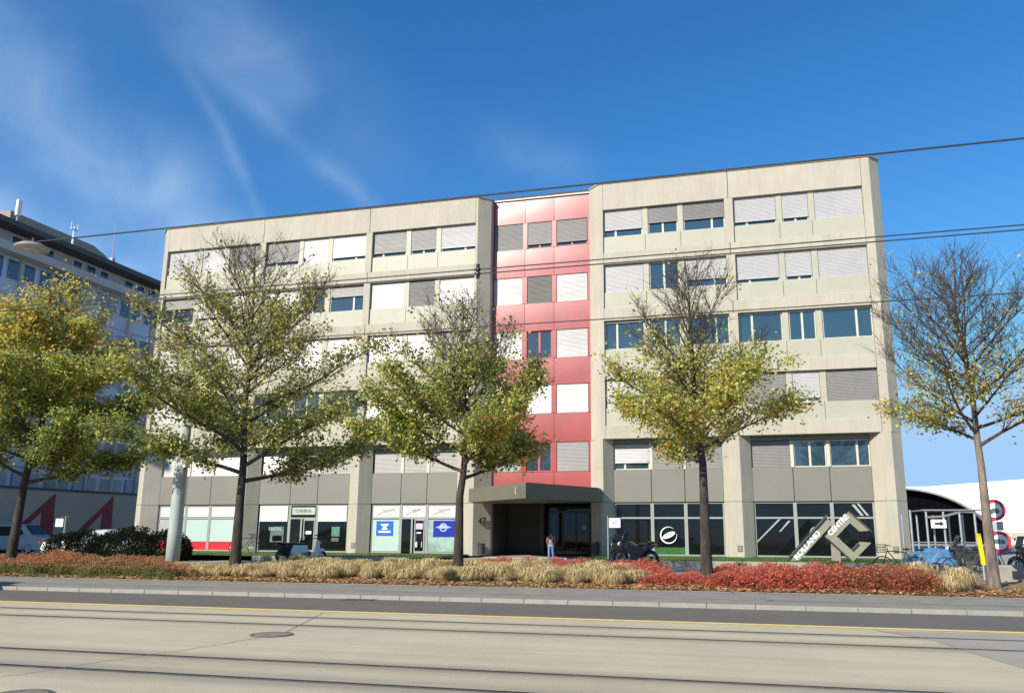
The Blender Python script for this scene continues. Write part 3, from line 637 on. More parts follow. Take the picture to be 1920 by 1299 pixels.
# ------------------------------------------------------------------ trees
def tree(name, label, x, y, H, fork, env, dens, pal, seed, r0=.2, lean=(0,0), nl=22, leaf=.10, barkmat=bark, elev=(28,62), group='street trees in the planted strip', nper=12):
    """env(z)->crown radius; dens(z, rho)->leaf share; pal(z, p, rnd)->colour"""
    rn = random.Random(seed); T = thing(name, label, 'tree', (x, y, .1), group); wood = MB(); limb = MB(); nodes = []
    def wiggle(p, d, length, n, curve, rad0, rad1, mb, sides, jit=.12):
        pts = [p.copy()]; rr = [rad0]
        for i in range(n):
            d = (d+Vector((rn.uniform(-jit,jit), rn.uniform(-jit,jit), rn.uniform(-jit,jit)*.6+curve))).normalized()
            p = p+d*(length/n); pts.append(p.copy()); rr.append(lerp(rad0, rad1, ((i+1)/n)**.8))
        mb.tube(pts, rr, sides, cap=False); return pts, d
    # leader
    n = 14; lp = []; off = Vector((0,0,0))
    for i in range(n+1):
        t = i/n; z = H*t
        if z > fork: off += Vector((rn.uniform(-.08,.08), rn.uniform(-.08,.08), 0))
        lp.append(Vector((lean[0]*t, lean[1]*t, z))+off)
    rad = [lerp(r0, .012, (i/n)**(.78)) for i in range(n+1)]; rad[0] = r0*1.2
    lo = [p for p in lp if p.z <= fork+.35]; k = len(lo)
    wood.tube(lp[:k+1], rad[:k+1], 12, cap=False); limb.tube(lp[k:], rad[k:], 8, cap=False)
    def at(z):
        for i in range(n):
            if lp[i].z <= z <= lp[i+1].z: t = (z-lp[i].z)/(lp[i+1].z-lp[i].z); return lp[i].lerp(lp[i+1], t), lerp(rad[i], rad[i+1], t)
        return lp[-1], rad[-1]
    ga = rn.uniform(0, 6.28)
    for li in range(nl):
        t = (li/nl)**.95; z = fork+(H*.90-fork)*t; P, rl = at(z); ga += 2.4+rn.uniform(-.35,.35)
        el = R(lerp(elev[0], elev[1], t)+rn.uniform(-8,8))
        # length so that the tip reaches the envelope
        Ln = .6
        for q in range(40):
            if env(z+Ln*math.sin(el)*.9) <= Ln*math.cos(el) or z+Ln*math.sin(el) > H*.95: break
            Ln += .12
        Ln *= rn.uniform(.82, 1.1)
        d = Vector((math.cos(ga)*math.cos(el), math.sin(ga)*math.cos(el), math.sin(el)))
        rb = min(rl*.62, .016+.021*Ln); seg = max(5, int(Ln/.32))
        pts, dd = wiggle(P, d, Ln, seg, .012, rb, .008, limb, 6, .10)
        for i in range(1, len(pts)):
            frac = i/(len(pts)-1)
            for c in range(2 if i > 1 else 1):
                if frac < .12: continue
                ax = (pts[i]-pts[i-1]).normalized(); side = ax.cross(Vector((0,0,1))).normalized()*rn.choice((-1,1)); upv = side.cross(ax)
                if upv.z < 0: upv = -upv
                d2 = (ax*rn.uniform(.55,.95)+side*rn.uniform(.4,.9)+upv*rn.uniform(-.15,.45)).normalized()
                l2 = (.35+Ln*.28*(1-frac*.72))*rn.uniform(.7,1.25)
                p2, _ = wiggle(pts[i], d2, l2, 4, .02, lerp(rb*.45,.007,frac), .005, limb, 4, .16)
                for j in range(1, 5):
                    for c2 in range(3 if t < .62 else 1):
                        ax2 = (p2[j]-p2[j-1]).normalized(); s2 = Vector((rn.uniform(-1,1), rn.uniform(-1,1), rn.uniform(-.2,1.0))).normalized()
                        d3 = (ax2*.7+s2*.8).normalized(); l3 = rn.uniform(.2,.62)
                        p3, _ = wiggle(p2[j], d3, l3, 2, .05, .0065, .003, limb, 3, .2)
                        nodes.append((p3[1], d3)); nodes.append((p3[2], d3))
    build(wood, 'trunk', barkmat, T, world=False, smooth=True); build(limb, 'limbs', twigm, T, world=False, smooth=True)
    cr = MB()
    ph = [rn.uniform(0,6.28) for _ in range(6)]
    for (p, d) in nodes:
        rho = math.hypot(p.x-lean[0]*p.z/H, p.y)/max(.3, env(p.z))
        cl = .62+.38*math.sin(p.x*2.1+ph[0])*math.sin(p.y*2.3+ph[1])*1.6*math.sin(p.z*1.9+ph[2])+.35*math.sin(p.x*4.7+ph[3]+p.z*3.1)
        prob = dens(p.z, rho)*max(0, min(1.6, cl+.25))
        m_ = nper*prob*.54; m_ = int(m_)+(1 if rn.random() < m_-int(m_) else 0)
        base = pal(p.z, p, rn)
        for _ in range(m_):
            c = p+Vector((rn.gauss(0,.13), rn.gauss(0,.13), rn.gauss(-.03,.12))); s_ = leaf*rn.uniform(.45,1.3)
            a = Vector((rn.gauss(0,1), rn.gauss(0,1), rn.gauss(-.5,.6))).normalized(); w_ = a.cross(Vector((rn.gauss(0,1), rn.gauss(0,1), rn.gauss(0,1)))).normalized()
            nn = a.cross(w_)*s_*.18
            v = rn.uniform(.72,1.3); hue = rn.uniform(-.12,.12)
            col = (min(1,max(.005,base[0]*v*(1+hue))), min(1,base[1]*v), max(.003,base[2]*v*(1-hue)))
            cr.add([c, c+a*s_*.5+w_*s_*.42+nn, c+a*s_, c+a*s_*.5-w_*s_*.42+nn], [(0,1,2),(0,2,3)], col)
    build(cr, 'crown', leafm, T, world=False)
    return T
def mixc(a, b, t): return tuple(lerp(p, q, t) for p, q in zip(a, b))
GREEN, YG, YEL, OR_, BR, DG = (.25,.30,.085), (.52,.55,.14), (.78,.62,.15), (.60,.30,.07), (.42,.30,.15), (.17,.215,.08)
def pal_mix(weights):
    def f(z, p, rn):
        ws = weights(z, p); t = rn.random()*sum(w for _, w in ws)
        for c, w in ws:
            t -= w
            if t <= 0: return c
        return ws[-1][0]
    return f
def smooth(a, b, x): t = max(0, min(1, (x-a)/(b-a))); return t*t*(3-2*t)
# far left: dense green crown, orange-yellow top
tree('street_tree', 'dense green street tree with a golden yellow top, leftmost of the row', -25.45, 23.3, 10.5, 3.1,
     lambda z: 3.6*max(.05, min(1, (z-1.2)/1.3))*max(.06, 1-((max(z,5.0)-5.0)/6.2)**1.3), lambda z, r: 1.5 if z < 8 else lerp(1.5, .35, smooth(8, 10.6, z)),
     pal_mix(lambda z, p: [(GREEN, lerp(1, .3, smooth(5,8.5,z))), (DG, lerp(.8, .1, smooth(3.5,6.5,z))), (YG, .9), (YEL, lerp(.12, 1.0, smooth(6,8.5,z))), (OR_, .22*smooth(7,9,z))]), 5, .19, lean=(.6,0), nl=34, leaf=.115, nper=12, elev=(12,66))
# second: wide, thinning
tree('street_tree', 'tallest street tree with a wide thinning crown of brownish green leaves, behind the pale mast', -16.35, 23.3, 11.5, 3.05,
     lambda z: 4.2*max(.05, min(1, (z-1.2)/1.5))*max(.08, 1-((max(z,5.0)-5.0)/7.3)**2.1), lambda z, r: lerp(1.45, .5, smooth(4.0, 7.0, z)) if z < 9.2 else lerp(.42, .03, smooth(9.0, 10.6, z)),
     pal_mix(lambda z, p: [(GREEN, lerp(1.2,.45,smooth(4,7,z))), (DG, lerp(1.2,.1,smooth(3.5,6,z))), (YG, .8), (BR, lerp(.1,.8,smooth(5,8,z))), (YEL, lerp(.12,.4,smooth(5,8,z)))]), 12, .19, nl=34, leaf=.11, elev=(14,66), nper=8.5)
# third: dense lower half, twiggy top
tree('street_tree', 'green and yellow street tree with bare top twigs, before the entrance', -8.65, 23.3, 8.8, 3.05,
     lambda z: 2.95*max(.05, min(1, (z-1.6)/1.3))*max(.08, 1-((max(z,4.6)-4.6)/4.9)**1.5), lambda z, r: 1.5 if z < 4.9 else lerp(1.3, .06, smooth(4.9, 7.6, z)),
     pal_mix(lambda z, p: [(GREEN, 1.0), (DG, .45), (YG, 1.4), (YEL, .5 if p.x < .6 else .3), (OR_, .06 if p.x < 1.3 else .9*(p.z < 5))]), 23, .175, nl=28, leaf=.105, elev=(12,70), nper=11)
# fourth: yellow green, round, twiggy top
tree('street_tree', 'yellow green street tree with a round low crown, before the right wing', -1.28, 23.3, 9.5, 3.4,
     lambda z: 2.5*max(.05, min(1, (z-2.1)/1.3))*max(.10, 1-((max(z,5.0)-5.0)/5.2)**1.5), lambda z, r: 1.2 if z < 5.6 else lerp(1.0, .02, smooth(5.6, 7.3, z)),
     pal_mix(lambda z, p: [(GREEN, .5), (YG, 1.7), (YEL, 1.0), (DG, .15), (OR_, .1), (BR, .5*smooth(6,7.5,z))]), 31, .185, nl=28, leaf=.10, elev=(18,74), nper=11)
# fifth: nearly bare
tree('street_tree', 'nearly bare street tree with few yellow leaves, far right of the row', 5.95, 23.3, 8.9, 3.7,
     lambda z: 3.4*max(.05, min(1, (z-2.6)/1.5))*max(.10, 1-((max(z,5.4)-5.4)/4.3)**1.5), lambda z, r: lerp(1.3, .03, smooth(4.2, 6.6, z)),
     pal_mix(lambda z, p: [(GREEN, .5), (YG, 1.0), (YEL, .8), (BR, .6)]), 47, .155, nl=30, leaf=.10, barkmat=barkl, elev=(18,72), nper=6)

# ------------------------------------------------------------------ planted strip
def grass_mesh(seed, R0=.42, h=.5, n=900):
    rn = random.Random(seed); g = MB()
    for i in range(n):
        a = rn.uniform(0, 6.28); q = math.sqrt(rn.random()); rr = R0*.55*q; p = Vector((math.cos(a)*rr, math.sin(a)*rr, 0)); a2 = a+rn.gauss(0,.6)
        L_ = h*rn.uniform(.8,1.2)*(1-.35*q*q); out_ = R0*(.15+.75*rn.random()); w_ = rn.uniform(.005,.010)
        sd_ = Vector((-math.sin(a2), math.cos(a2), 0))*w_; o_ = Vector((math.cos(a2), math.sin(a2), 0))
        p1 = p+o_*out_*.25+Vector((0,0,L_*.7)); p2 = p+o_*out_*.6+Vector((0,0,L_*.98)); p3 = p+o_*out_*1.0+Vector((0,0,L_*rn.uniform(.25,.9)))
        v = rn.uniform(.62,1.25); c = mixc((.70,.54,.30), (.50,.42,.21), rn.random()**1.5); c = tuple(x*v for x in c)
        g.add([p-sd_, p+sd_, p1+sd_, p1-sd_, p2+sd_*.8, p2-sd_*.8, p3], [(0,1,2,3),(3,2,4,5),(5,4,6)], c)
    return g
gm = []
for i in range(5):
    o = build(grass_mesh(100+i, .40+.06*(i % 3), .44+.05*(i % 2)), 'straw_tussock', strawm); tag(o, None, 'tussock', 'straw tussocks in the planted strip'); gm.append(o)
rn = random.Random(9); used = set()
def put(proto_list, x, y, z, s, label, sz=None):
    k = rn.randrange(len(proto_list)); p = proto_list[k]
    if id(p) in used: o = p.copy(); COL.objects.link(o)
    else: o = p; used.add(id(p))
    o.location = (x, y, z); o.rotation_euler = (0,0,rn.uniform(0,6.28)); o.scale = (s, s, (sz or s)); o['label'] = label; return o
x = -14.6
while x < -2.6:      # front row of round mounds
    put(gm, x, 22.0+rn.uniform(-.2,.4), .12, rn.uniform(.65,1.3), 'round straw coloured grass mound in the front row beside the pavement', rn.uniform(.6,.95)); x += rn.uniform(.55,1.35)
for row, (y0, sc, xa, xb) in enumerate(((22.6,1.0,-15.5,-2.9),(23.6,1.05,-15.6,-3.2),(24.7,1.1,-15.8,-4.0),(25.8,1.1,-15.8,-6.5))):
    x = xa+rn.uniform(0,.5)
    while x < xb:
        put(gm, x, y0+rn.uniform(-.4,.4), .14, sc*rn.uniform(.75,1.45), 'tall straw coloured grass clump behind the front mounds', sc*rn.uniform(.62,1.05)); x += rn.uniform(.5,1.0)
for (x, y, s) in ((4.6,21.8,.9),(5.0,22.6,1.1),(5.2,23.6,1.0),(4.4,24.6,1.2),(6.8,22.8,.8)): put(gm, x, y, .12, s, 'straw grass clump beside the red shrubs near the bare tree')
for i in range(9): put(gm, -16.9+rn.uniform(-1.6,1.0), 22+rn.uniform(0,3), .12, rn.uniform(.7,1.0), 'dry grass clump between the pale mast and the tallest tree', .8)

def shrub_mesh(seed, pal, n=1500, w=(.6,.6,.55), leaf=.055):
    rn = random.Random(seed); g = MB()
    for i in range(26):   # stems
        a = rn.uniform(0,6.28); e = rn.uniform(.3,1.2); d = Vector((math.cos(a)*math.cos(e)*w[0], math.sin(a)*math.cos(e)*w[1], math.sin(e)*w[2]))
        k = len(g.f); g.tube([Vector((0,0,0)), d*.5+Vector((rn.gauss(0,.03),rn.gauss(0,.03),.03)), d*.95], [.008,.006,.003], 3, cap=False); g.c += [(.07,.045,.03)]*(len(g.f)-k)
    bumps = [(Vector((rn.gauss(0,1), rn.gauss(0,1), abs(rn.gauss(0,.8)))).normalized(), rn.uniform(.1,.3)) for _ in range(9)]
    for i in range(n):
        d = Vector((rn.gauss(0,1), rn.gauss(0,1), abs(rn.gauss(0,1)))).normalized(); rr = .72+sum(b_*max(0, d.dot(v)-.55)*2 for v, b_ in bumps)
        rr *= rn.uniform(.55,1.0)**.45
        c = Vector((d.x*w[0], d.y*w[1], d.z*w[2]+.03))*rr; s_ = leaf*rn.uniform(.6,1.3)
        a = (d+Vector((rn.gauss(0,.7), rn.gauss(0,.7), rn.gauss(0,.7)))).normalized(); w_ = a.cross(Vector((rn.gauss(0,1), rn.gauss(0,1), rn.gauss(0,1)))).normalized(); nn = a.cross(w_)*s_*.2
        h = c.z/w[2]; col = pal(h, rn, d); v = rn.uniform(.7,1.3)
        g.add([c, c+a*s_*.5+w_*s_*.4+nn, c+a*s_, c+a*s_*.5-w_*s_*.4+nn], [(0,1,2),(0,2,3)], tuple(min(1, x*v) for x in col))
    return g
RED, RED2, RBR, OLV, ORL = (.74,.21,.16), (.60,.15,.12), (.38,.13,.08), (.17,.18,.07), (.78,.30,.12)
def pr_red(h, rn, d): return rn.choice((RED,RED,RED2,RED2,ORL,RED)) if rn.random() < .93 else OLV
def pr_rb(h, rn, d): return rn.choice((RED,RBR,RBR,OLV,RBR,ORL))
def pr_gr(h, rn, d): return rn.choice((GREEN,GREEN,DG,OLV,BR)) if h < .74+rn.uniform(-.15,.15) else rn.choice(((.60,.22,.13),(.62,.26,.14),(.44,.25,.12),(.24,.22,.09),(.70,.24,.15)))
def mk(seeds, pal, grp):
    r = []
    for s_ in seeds:
        o = build(shrub_mesh(s_, pal), 'shrub', leafm); tag(o, None, 'shrub', grp); r.append(o)
    return r
s_red = mk((1,2,3), pr_red, 'red autumn shrubs'); s_rb = mk((4,5), pr_rb, 'red autumn shrubs'); s_gr = mk((6,7,8), pr_gr, 'green shrubs with reddish tops')
for row, (y0, xs) in enumerate(((21.9,(-.7,4.2)),(22.7,(-.8,4.4)),(23.6,(-.75,4.5)),(24.6,(-.9,4.6)))):
    x = xs[0]
    while x < xs[1]:
        far = x > 2.2+rn.uniform(-.6,.6)
        put(s_rb if far and (x > 3.1 or row < 2) else s_red, x, y0+rn.uniform(-.15,.15), .1, rn.uniform(.92,1.12), 'brownish red shrub at the right end of the red hedge' if far and (x > 3.1 or row < 2) else 'bright red shrub in the hedge in front of the diamond sign', rn.uniform(.78,1.06)); x += rn.uniform(.5,.68)
for (y0, xa, xb) in ((22.3,-2.7,-1.4),(23.2,-2.9,-1.6)):
    x = xa
    while x < xb: put(s_red if rn.random() < .7 else s_rb, x, y0, .08, .8, 'small red shrub at the foot of the yellow green tree', .72); x += .5
for (y0, xa, xb, s) in ((24.6,-3.9,-2.6,.9),(25.6,-6.0,-2.9,1.0),(26.6,-8.6,-3.0,1.15)):
    x = xa
    while x < xb: put(s_red, x, y0+rn.uniform(-.1,.1), .1, s*rn.uniform(.9,1.1), 'red shrub behind the straw grasses near the motorcycle', s*.85); x += .6
for (y0, xa, xb, s) in ((21.7,-28,-17.0,.95),(22.6,-28.5,-18.2,1.15),(23.8,-29.5,-19.8,1.2),(25.2,-31,-21,1.2)):
    x = xa
    while x < xb: put(s_gr, x, y0+rn.uniform(-.2,.2), .08, s*rn.uniform(.9,1.15), 'green shrub with a rusty red top in the left hedge', s*rn.uniform(.72,1.0)); x += rn.uniform(.6,.8)
# bed litter (nobody could count it)
g = MB(); rn = random.Random(77)
for i in range(21000):
    x = rn.uniform(-32, 12); y = 21.02+abs(rn.gauss(0,.75)) if rn.random() < .85 else rn.uniform(20.3,27.5)
    if y > 27.6: continue
    if y < 21.0 and rn.random() < .6: continue
    z = (.115 if y < 21.1 else .125+.10*math.sin(math.pi*min(1, (y-21.08)/6.7)))+rn.uniform(0,.035); a = rn.uniform(0,6.28); s_ = rn.uniform(.03,.07)
    u = Vector((math.cos(a), math.sin(a), rn.uniform(-.3,.5)))*s_; w_ = Vector((-math.sin(a), math.cos(a), rn.uniform(-.3,.5)))*s_*.6; c = Vector((x,y,z))
    col = rn.choice(((.48,.25,.10),(.42,.20,.09),(.52,.32,.15),(.30,.15,.07),(.50,.36,.18))); v = rn.uniform(.7,1.2)
    g.add([c-u, c+w_, c+u, c-w_], [(0,1,2,3)], tuple(q*v for q in col))
tag(build(g, 'leaf_litter', littm), kind='stuff')
g = MB()
for i in range(16000):
    x = rn.uniform(-7.6,8.1) if rn.random() < .55 else rn.uniform(-36,-15.3); y = 34.55+8*rn.random()**2.0; z = .34-(y-34.5)*.008; a = rn.uniform(0,6.28); h = rn.uniform(.03,.07)
    c = Vector((x,y,z)); u = Vector((math.cos(a)*.012, math.sin(a)*.012, 0)); col = mixc((.06,.13,.02),(.16,.26,.05), rn.random())
    g.add([c-u, c+u, c+Vector((rn.gauss(0,.02),rn.gauss(0,.02),h))], [(0,1,2)], col)
tag(build(g, 'lawn_grass', leafm), kind='stuff')
# dark clipped bushes on the left forecourt
def pr_dk(h, rn, d): return rn.choice(((.012,.02,.008),(.018,.028,.011),(.008,.014,.006)))
for (x, y, w, n_, lab) in ((-34.2,35,(1.5,.9,1.45),4200,'smaller dark clipped bush left of the small hatchback'), (-30.2,33.5,(1.9,1.1,1.55),5200,'dark clipped bush in front of the left pillar'), (-27.2,33,(1.9,1.1,1.45),5200,'dark clipped bush behind the pale mast')):
    o = build(shrub_mesh(int(-x*7), pr_dk, n_, w, .10), 'clipped_bush', leafm); o.location = (x,y,.1); tag(o, lab, 'bush', 'dark clipped bushes')

# ------------------------------------------------------------------ mast, wires, lamp
t = thing('catenary_mast', 'thick pale grey steel mast rising through the leaves at the left', 'mast', (-19.55,24.3,.1))
MX, MY = -19.55, 24.3
b = MB(); b.tube([(MX,MY,z) for z in (.1,1.5,3,4.3,5.2)], [.235,.23,.224,.218,.212], 24); build(b, 'pole', mat('pale green grey mast paint', (.40,.45,.43), .45, .10, 2, .05, 20, stretch=(1,1,.3)), t, smooth=True)
build(MB().disc((MX,MY,.14),(0,0,1),.38,.08,16), 'base_plate', steel, t); build(MB().disc((MX,MY,5.22),(0,0,1),.23,.05,20), 'cap', steel, t)
build(MB().bbox(MX+.22,MX+.44,MY-.35,MY-.1,3.7,4.0), 'lamp_housing', whitem, t)
wirem = mat('overhead wire', (.035,.033,.035), .5)
def wire(name, y, z, sag, x0, x1, r, lab, cat='wire', zs=None):
    pts = []
    for i in range(41):
        q = i/40; x = lerp(x0, x1, q); u = ((x+5)/30); pts.append((x, y, z+sag*u*u))
    return tag(build(MB().tube(pts, r, 6), name, wirem), lab, cat, 'overhead wires above the tracks')
wire('overhead_wire', 12.0, 7.17, .10, -13.5, 24, .015, 'topmost overhead wire, running along the roof line')
wire('overhead_wire', 11.0, 5.50, .10, -45, 24, .009, 'upper of the two close overhead wires across the second floor windows')
wire('overhead_wire', 11.0, 5.43, .14, -45, 24, .009, 'lower of the two close overhead wires across the second floor windows')
wire('overhead_wire', 13.2, 5.19, .06, -50, 28, .009, 'lowest overhead contact wire, across the third floor windows')
b = MB(); b.tube([(-3.88,11,5.36),(-3.88,11,5.58)], .03, 8); b.disc((-3.88,11,5.50),(0,0,1),.045,.03,12); b.disc((-3.88,11,5.43),(0,0,1),.045,.03,12)
tag(build(b, 'wire_insulator', blackm), 'small dark insulator clamp on the paired overhead wires', 'insulator')
t = thing('hanging_street_lamp', 'flat domed street lamp hanging at the end of the top wire, upper left', 'lamp', (-13.6,12,7.2))
b = MB(); b.tube([(-13.6,12,7.03+q) for q in (0,.03,.09,.13,.15)], [.30,.31,.22,.10,.03], 24); build(b, 'lamp_shade', mat('lamp shade grey', (.30,.28,.26), .5), t, smooth=True)
build(MB().tube([(-13.6,12,7.14),(-13.6,12,7.26)], .03, 8), 'bracket', blackm, t); build(MB().ell((-13.6,12,7.02),(.16,.16,.06)), 'glass_bowl', mat('lamp bowl', (.3,.3,.28), .2), t)

# ------------------------------------------------------------------ logo sculpture
t = thing('logo_sign', 'grey brown metal sign of a slanted bar and open diamond with white letters', 'sign', (3.5,37.5,.3))
scm = mat('sculpture metal', (.26,.245,.19), .45, .06, 1.5, pos=True); sce = mat('sculpture dark edge', (.06,.058,.05), .5)
def obar(p, q, w, y0, y1, name, m_, lip=True):
    p, q = Vector((p[0],0,p[1])), Vector((q[0],0,q[1])); d = (q-p).normalized(); n_ = Vector((-d.z,0,d.x))*w/2
    pts = [(v.x,v.z) for v in (p-n_, q-n_, q+n_, p+n_)]
    o = build(MB().slab(pts, y0, y1), name, m_, t)
    return o, d, n_
# slanted bar
bar, d, n_ = obar((1.62,.25),(3.30,2.05),.36,37.3,37.55,'slanted_bar',scm)
obar((1.42,.34),(3.20,2.26),.07,37.2,37.6,'edge_lip',sce)
text('ROLLAND', 'lettering', whitem, bar, (2.30,37.29,.98), .34, (R(90), -math.atan2(1.80,1.68), 0), .01, bold=.012)
# open diamond (a C turned by 45 degrees)
c0 = Vector((4.13,1.36)); Ro, Ri = 1.06, .66
def P(a, r): return (c0.x+r*math.cos(R(a)), c0.y+r*math.sin(R(a)))
top, lef, bot, rig = P(90,Ro), P(180,Ro), P(270,Ro), P(0,Ro); it, il, ib, ir = P(90,Ri-.08), P(180,Ri-.08), P(270,Ri-.08), P(0,Ri-.08)
def L2(a, b, k): return (a[0]+(b[0]-a[0])*k, a[1]+(b[1]-a[1])*k)
dia = build(MB().slab([L2(top,rig,.76), top, lef, bot, L2(bot,rig,.76), L2(ib,ir,.62), ib, il, it, L2(it,ir,.62)], 37.3, 37.6), 'diamond_letter', scm, t)
for a, c in ((top, L2(top,rig,.78)), (L2(lef,bot,.1), bot), (ib, L2(ib,ir,.5))):
    obar(a, c, .06, 37.22, 37.64, 'edge_lip', sce)
text('CENTRE', 'lettering', whitem, dia, (3.64,37.29,1.84), .31, (R(90), R(-45), 0), .01, bold=.01)
build(MB().bbox(3.3,3.68,37.42,37.58,.3,1.3,.02), 'post', mat('taupe post', (.27,.235,.215), .5), t)

# ------------------------------------------------------------------ vehicles
def bicycle(name, label, loc, rz, col, basket=False, group='bicycles parked by the rack'):
    t = thing(name, label, 'bicycle', loc, group, rz)
    for x in (-.52,.52):
        w = build(MB().torus((x,0,.34),(0,1,0),.32,.02,24,5), 'wheel', rubber, t, world=False)
        b = MB(); [b.tube([(x,0,.34),(x+.32*math.cos(i*.785),0,.34+.32*math.sin(i*.785))],.004,3) for i in range(8)]; b.disc((x,0,.34),(0,1,0),.035,.06,10); build(b, 'spokes', steel, w, world=False)
    b = MB(); A,B_,C_,D_,E_ = (-.52,0,.34),(-.08,0,.30),(-.22,0,.80),(.36,0,.84),(.52,0,.34)
    for p, q in ((A,B_),(A,C_),(B_,C_),(B_,D_),(C_,D_),((.34,0,.95),E_)): b.tube([p,q],.017,6)
    build(b, 'bicycle_frame', col, t, world=False)
    build(MB().tube([(.30,-.28,1.0),(.38,-.2,1.04),(.36,0,1.0),(.38,.2,1.04),(.30,.28,1.0)],.014,6), 'handlebar', blackm, t, world=False)
    b = MB(); b.ell((-.25,0,.90),(.13,.07,.035),10,6); b.tube([(-.22,0,.78),(-.25,0,.88)],.013,6); build(b, 'saddle', blackm, t, world=False)
    if basket:
        b = MB(); pts = [(.42,-.16),(.74,-.16),(.74,.16),(.42,.16)]
        for z, s_ in ((.80,.8),(.88,.87),(.96,.94),(1.05,1.0)):
            q = [(.58+(x-.58)*s_, y*s_, z) for x, y in pts]; b.tube(q+[q[0]], .008, 4)
        for i in range(12):
            u = i/12*4; k = int(u); f_ = u-k; x = lerp(pts[k][0], pts[(k+1)%4][0], f_); y = lerp(pts[k][1], pts[(k+1)%4][1], f_); b.tube([(.58+(x-.58)*.8,y*.8,.80),(x,y,1.05)], .006, 3)
        b.box(.46,.70,-.12,.12,.79,.80); build(b, 'basket', blackm, t, world=False)
    return t
def motorcycle(name, label, loc, rz, bodym, group='motorcycles and scooters', shield=False, case=False, sc=1.0, scooter=False):
    t = thing(name, label, 'scooter' if scooter else 'motorcycle', loc, group, rz); t.scale = (sc,sc,sc)
    wr = .23 if scooter else .30
    for x in (-.62,.66):
        w = build(MB().torus((x,0,wr+.04),(0,1,0),wr-.02,.06,26,8), 'wheel', rubber, t, world=False, smooth=True)
        b = MB().disc((x,0,wr+.04),(0,1,0),wr-.08,.03,18,r0=wr-.12)
        for i in range(5): a = i*1.2566; b.tube([(x,0,wr+.04),(x+(wr-.09)*math.cos(a),0,wr+.04+(wr-.09)*math.sin(a))],.016,4)
        b.disc((x,0,wr+.04),(0,1,0),.06,.1,12); build(b, 'wheel_rim', steel, w, world=False)
    b = MB()
    if scooter:
        b.slab([(-.72,.42),(-.6,.78),(.02,.76),(.06,.36),(.34,.32),(.44,1.0),(.54,.98),(.62,.52),(.52,.26),(-.3,.24)], -.16,.16); b.ell((.62,0,.52),(.22,.1,.1),12,7)
    else:
        b.slab([(-.42,.60),(-.86,.86),(-.80,.92),(-.34,.80),(.02,.86),(.22,.99),(.42,.93),(.50,.80),(.30,.62),(.16,.46),(-.22,.44)], -.14,.14)
        b.ell((.52,0,.86),(.2,.15,.14),12,7); b.slab([(.46,.62),(.58,.68),(.86,.60),(.90,.55),(.64,.63)], -.07,.07)
    build(b, 'bodywork', bodym, t, world=False)
    b = MB(); b.bbox(-.28,.22,-.16,.16,.22,.5,.05); b.tube([(.08,.1,.3),(-.3,.17,.24),(-.78,.19,.42)],[.03,.04,.055],8)
    if not scooter:
        for y in (-.09,.09): b.tube([(.66,y,wr+.04),(.48,y,.95)],.028,8)
        b.tube([(-.62,-.1,wr+.04),(-.1,-.1,.36)],.03,6); b.tube([(-.62,.1,wr+.04),(-.1,.1,.36)],.03,6)
    build(b, 'engine', mat('engine dark metal', (.08,.08,.085), .4, .2, 8, metal=.5), t, world=False)
    b = MB(); b.ell((-.42,0,.86 if not scooter else .82),(.34,.14,.07),14,7); b.ell((-.66,0,.93 if not scooter else .84),(.16,.12,.07),10,6); build(b, 'seat', blackm, t, world=False, smooth=True)
    build(MB().tube([(.30,-.36,1.06),(.42,-.26,1.10),(.46,0,1.04),(.42,.26,1.10),(.30,.36,1.06)],.015,6), 'handlebar', blackm, t, world=False)
    for y in (-.3,.3): build(MB().ell((.40,y*1.05,1.22),(.03,.06,.04),8,6), 'mirror', blackm, t, world=False)
    build(MB().ell((.70 if not scooter else .56,0,.88),(.07,.09,.08),12,8), 'headlight', whitem, t, world=False)
    build(MB().box(-.9,-.84,-.07,.07,.74,.82), 'tail_light', redfilm, t, world=False)
    if shield: build(MB().slab([(.50,.98),(.56,.96),(.40,1.34),(.37,1.34)], -.16,.16), 'windscreen', mat('smoked screen', (.06,.07,.08), .1), t, world=False)
    if case: build(MB().bbox(-1.02,-.66,-.2,.2,.94,1.22,.06), 'top_case', blackm, t, world=False)
    return t
motorcycle('motorcycle', 'dark sports motorcycle with a red tail parked behind the red shrubs by the entrance', (-4.55,32.6,.1), R(158), mat('dark grey paint', (.05,.05,.06), .25), shield=True, sc=1.08)
motorcycle('motorcycle', 'black motorcycle nearest the white hanging sign', (-5.35,34.0,.1), R(130), blackm, shield=True)
motorcycle('motor_scooter', 'white motor scooter against the second pillar from the left', (-20.3,34.3,.1), R(35), whitem, scooter=True)
motorcycle('motor_scooter', 'dark motor scooter with a top case beside the white scooter', (-21.4,34.9,.1), R(60), blackm, scooter=True, case=True)
motorcycle('motor_scooter', 'white motor scooter on the left forecourt beside the white sign', (-36.6,36.2,.1), R(15), whitem, scooter=True)
motorcycle('motorcycle', 'dark motorcycle left of the yellow post', (7.55,32.2,.1), R(165), blackm, shield=True, case=True)
motorcycle('motorcycle', 'dark grey motorcycle farthest back behind the yellow post', (8.0,34.0,.1), R(150), mat('dark grey paint', (.05,.05,.06), .25), shield=True)
motorcycle('motorcycle', 'brown and black motorcycle at the right edge behind the round signs', (9.3,31.2,.1), R(200), mat('brown paint', (.10,.05,.035), .35), shield=True)
motorcycle('motor_scooter', 'grey motor scooter at the far right edge of the forecourt', (10.2,32.6,.1), R(170), steel, scooter=True, case=True)
bicycle('bicycle', 'bicycle with a black wire basket at the right corner pillar', (4.75,29.6,.1), R(185), blackm, True)
bicycle('bicycle', 'bicycle leaning in front of the blue tarpaulin', (5.55,28.9,.1), R(20), steel)
bicycle('bicycle', 'dark bicycle behind the bare tree trunk', (6.7,28.8,.1), R(8), blackm)
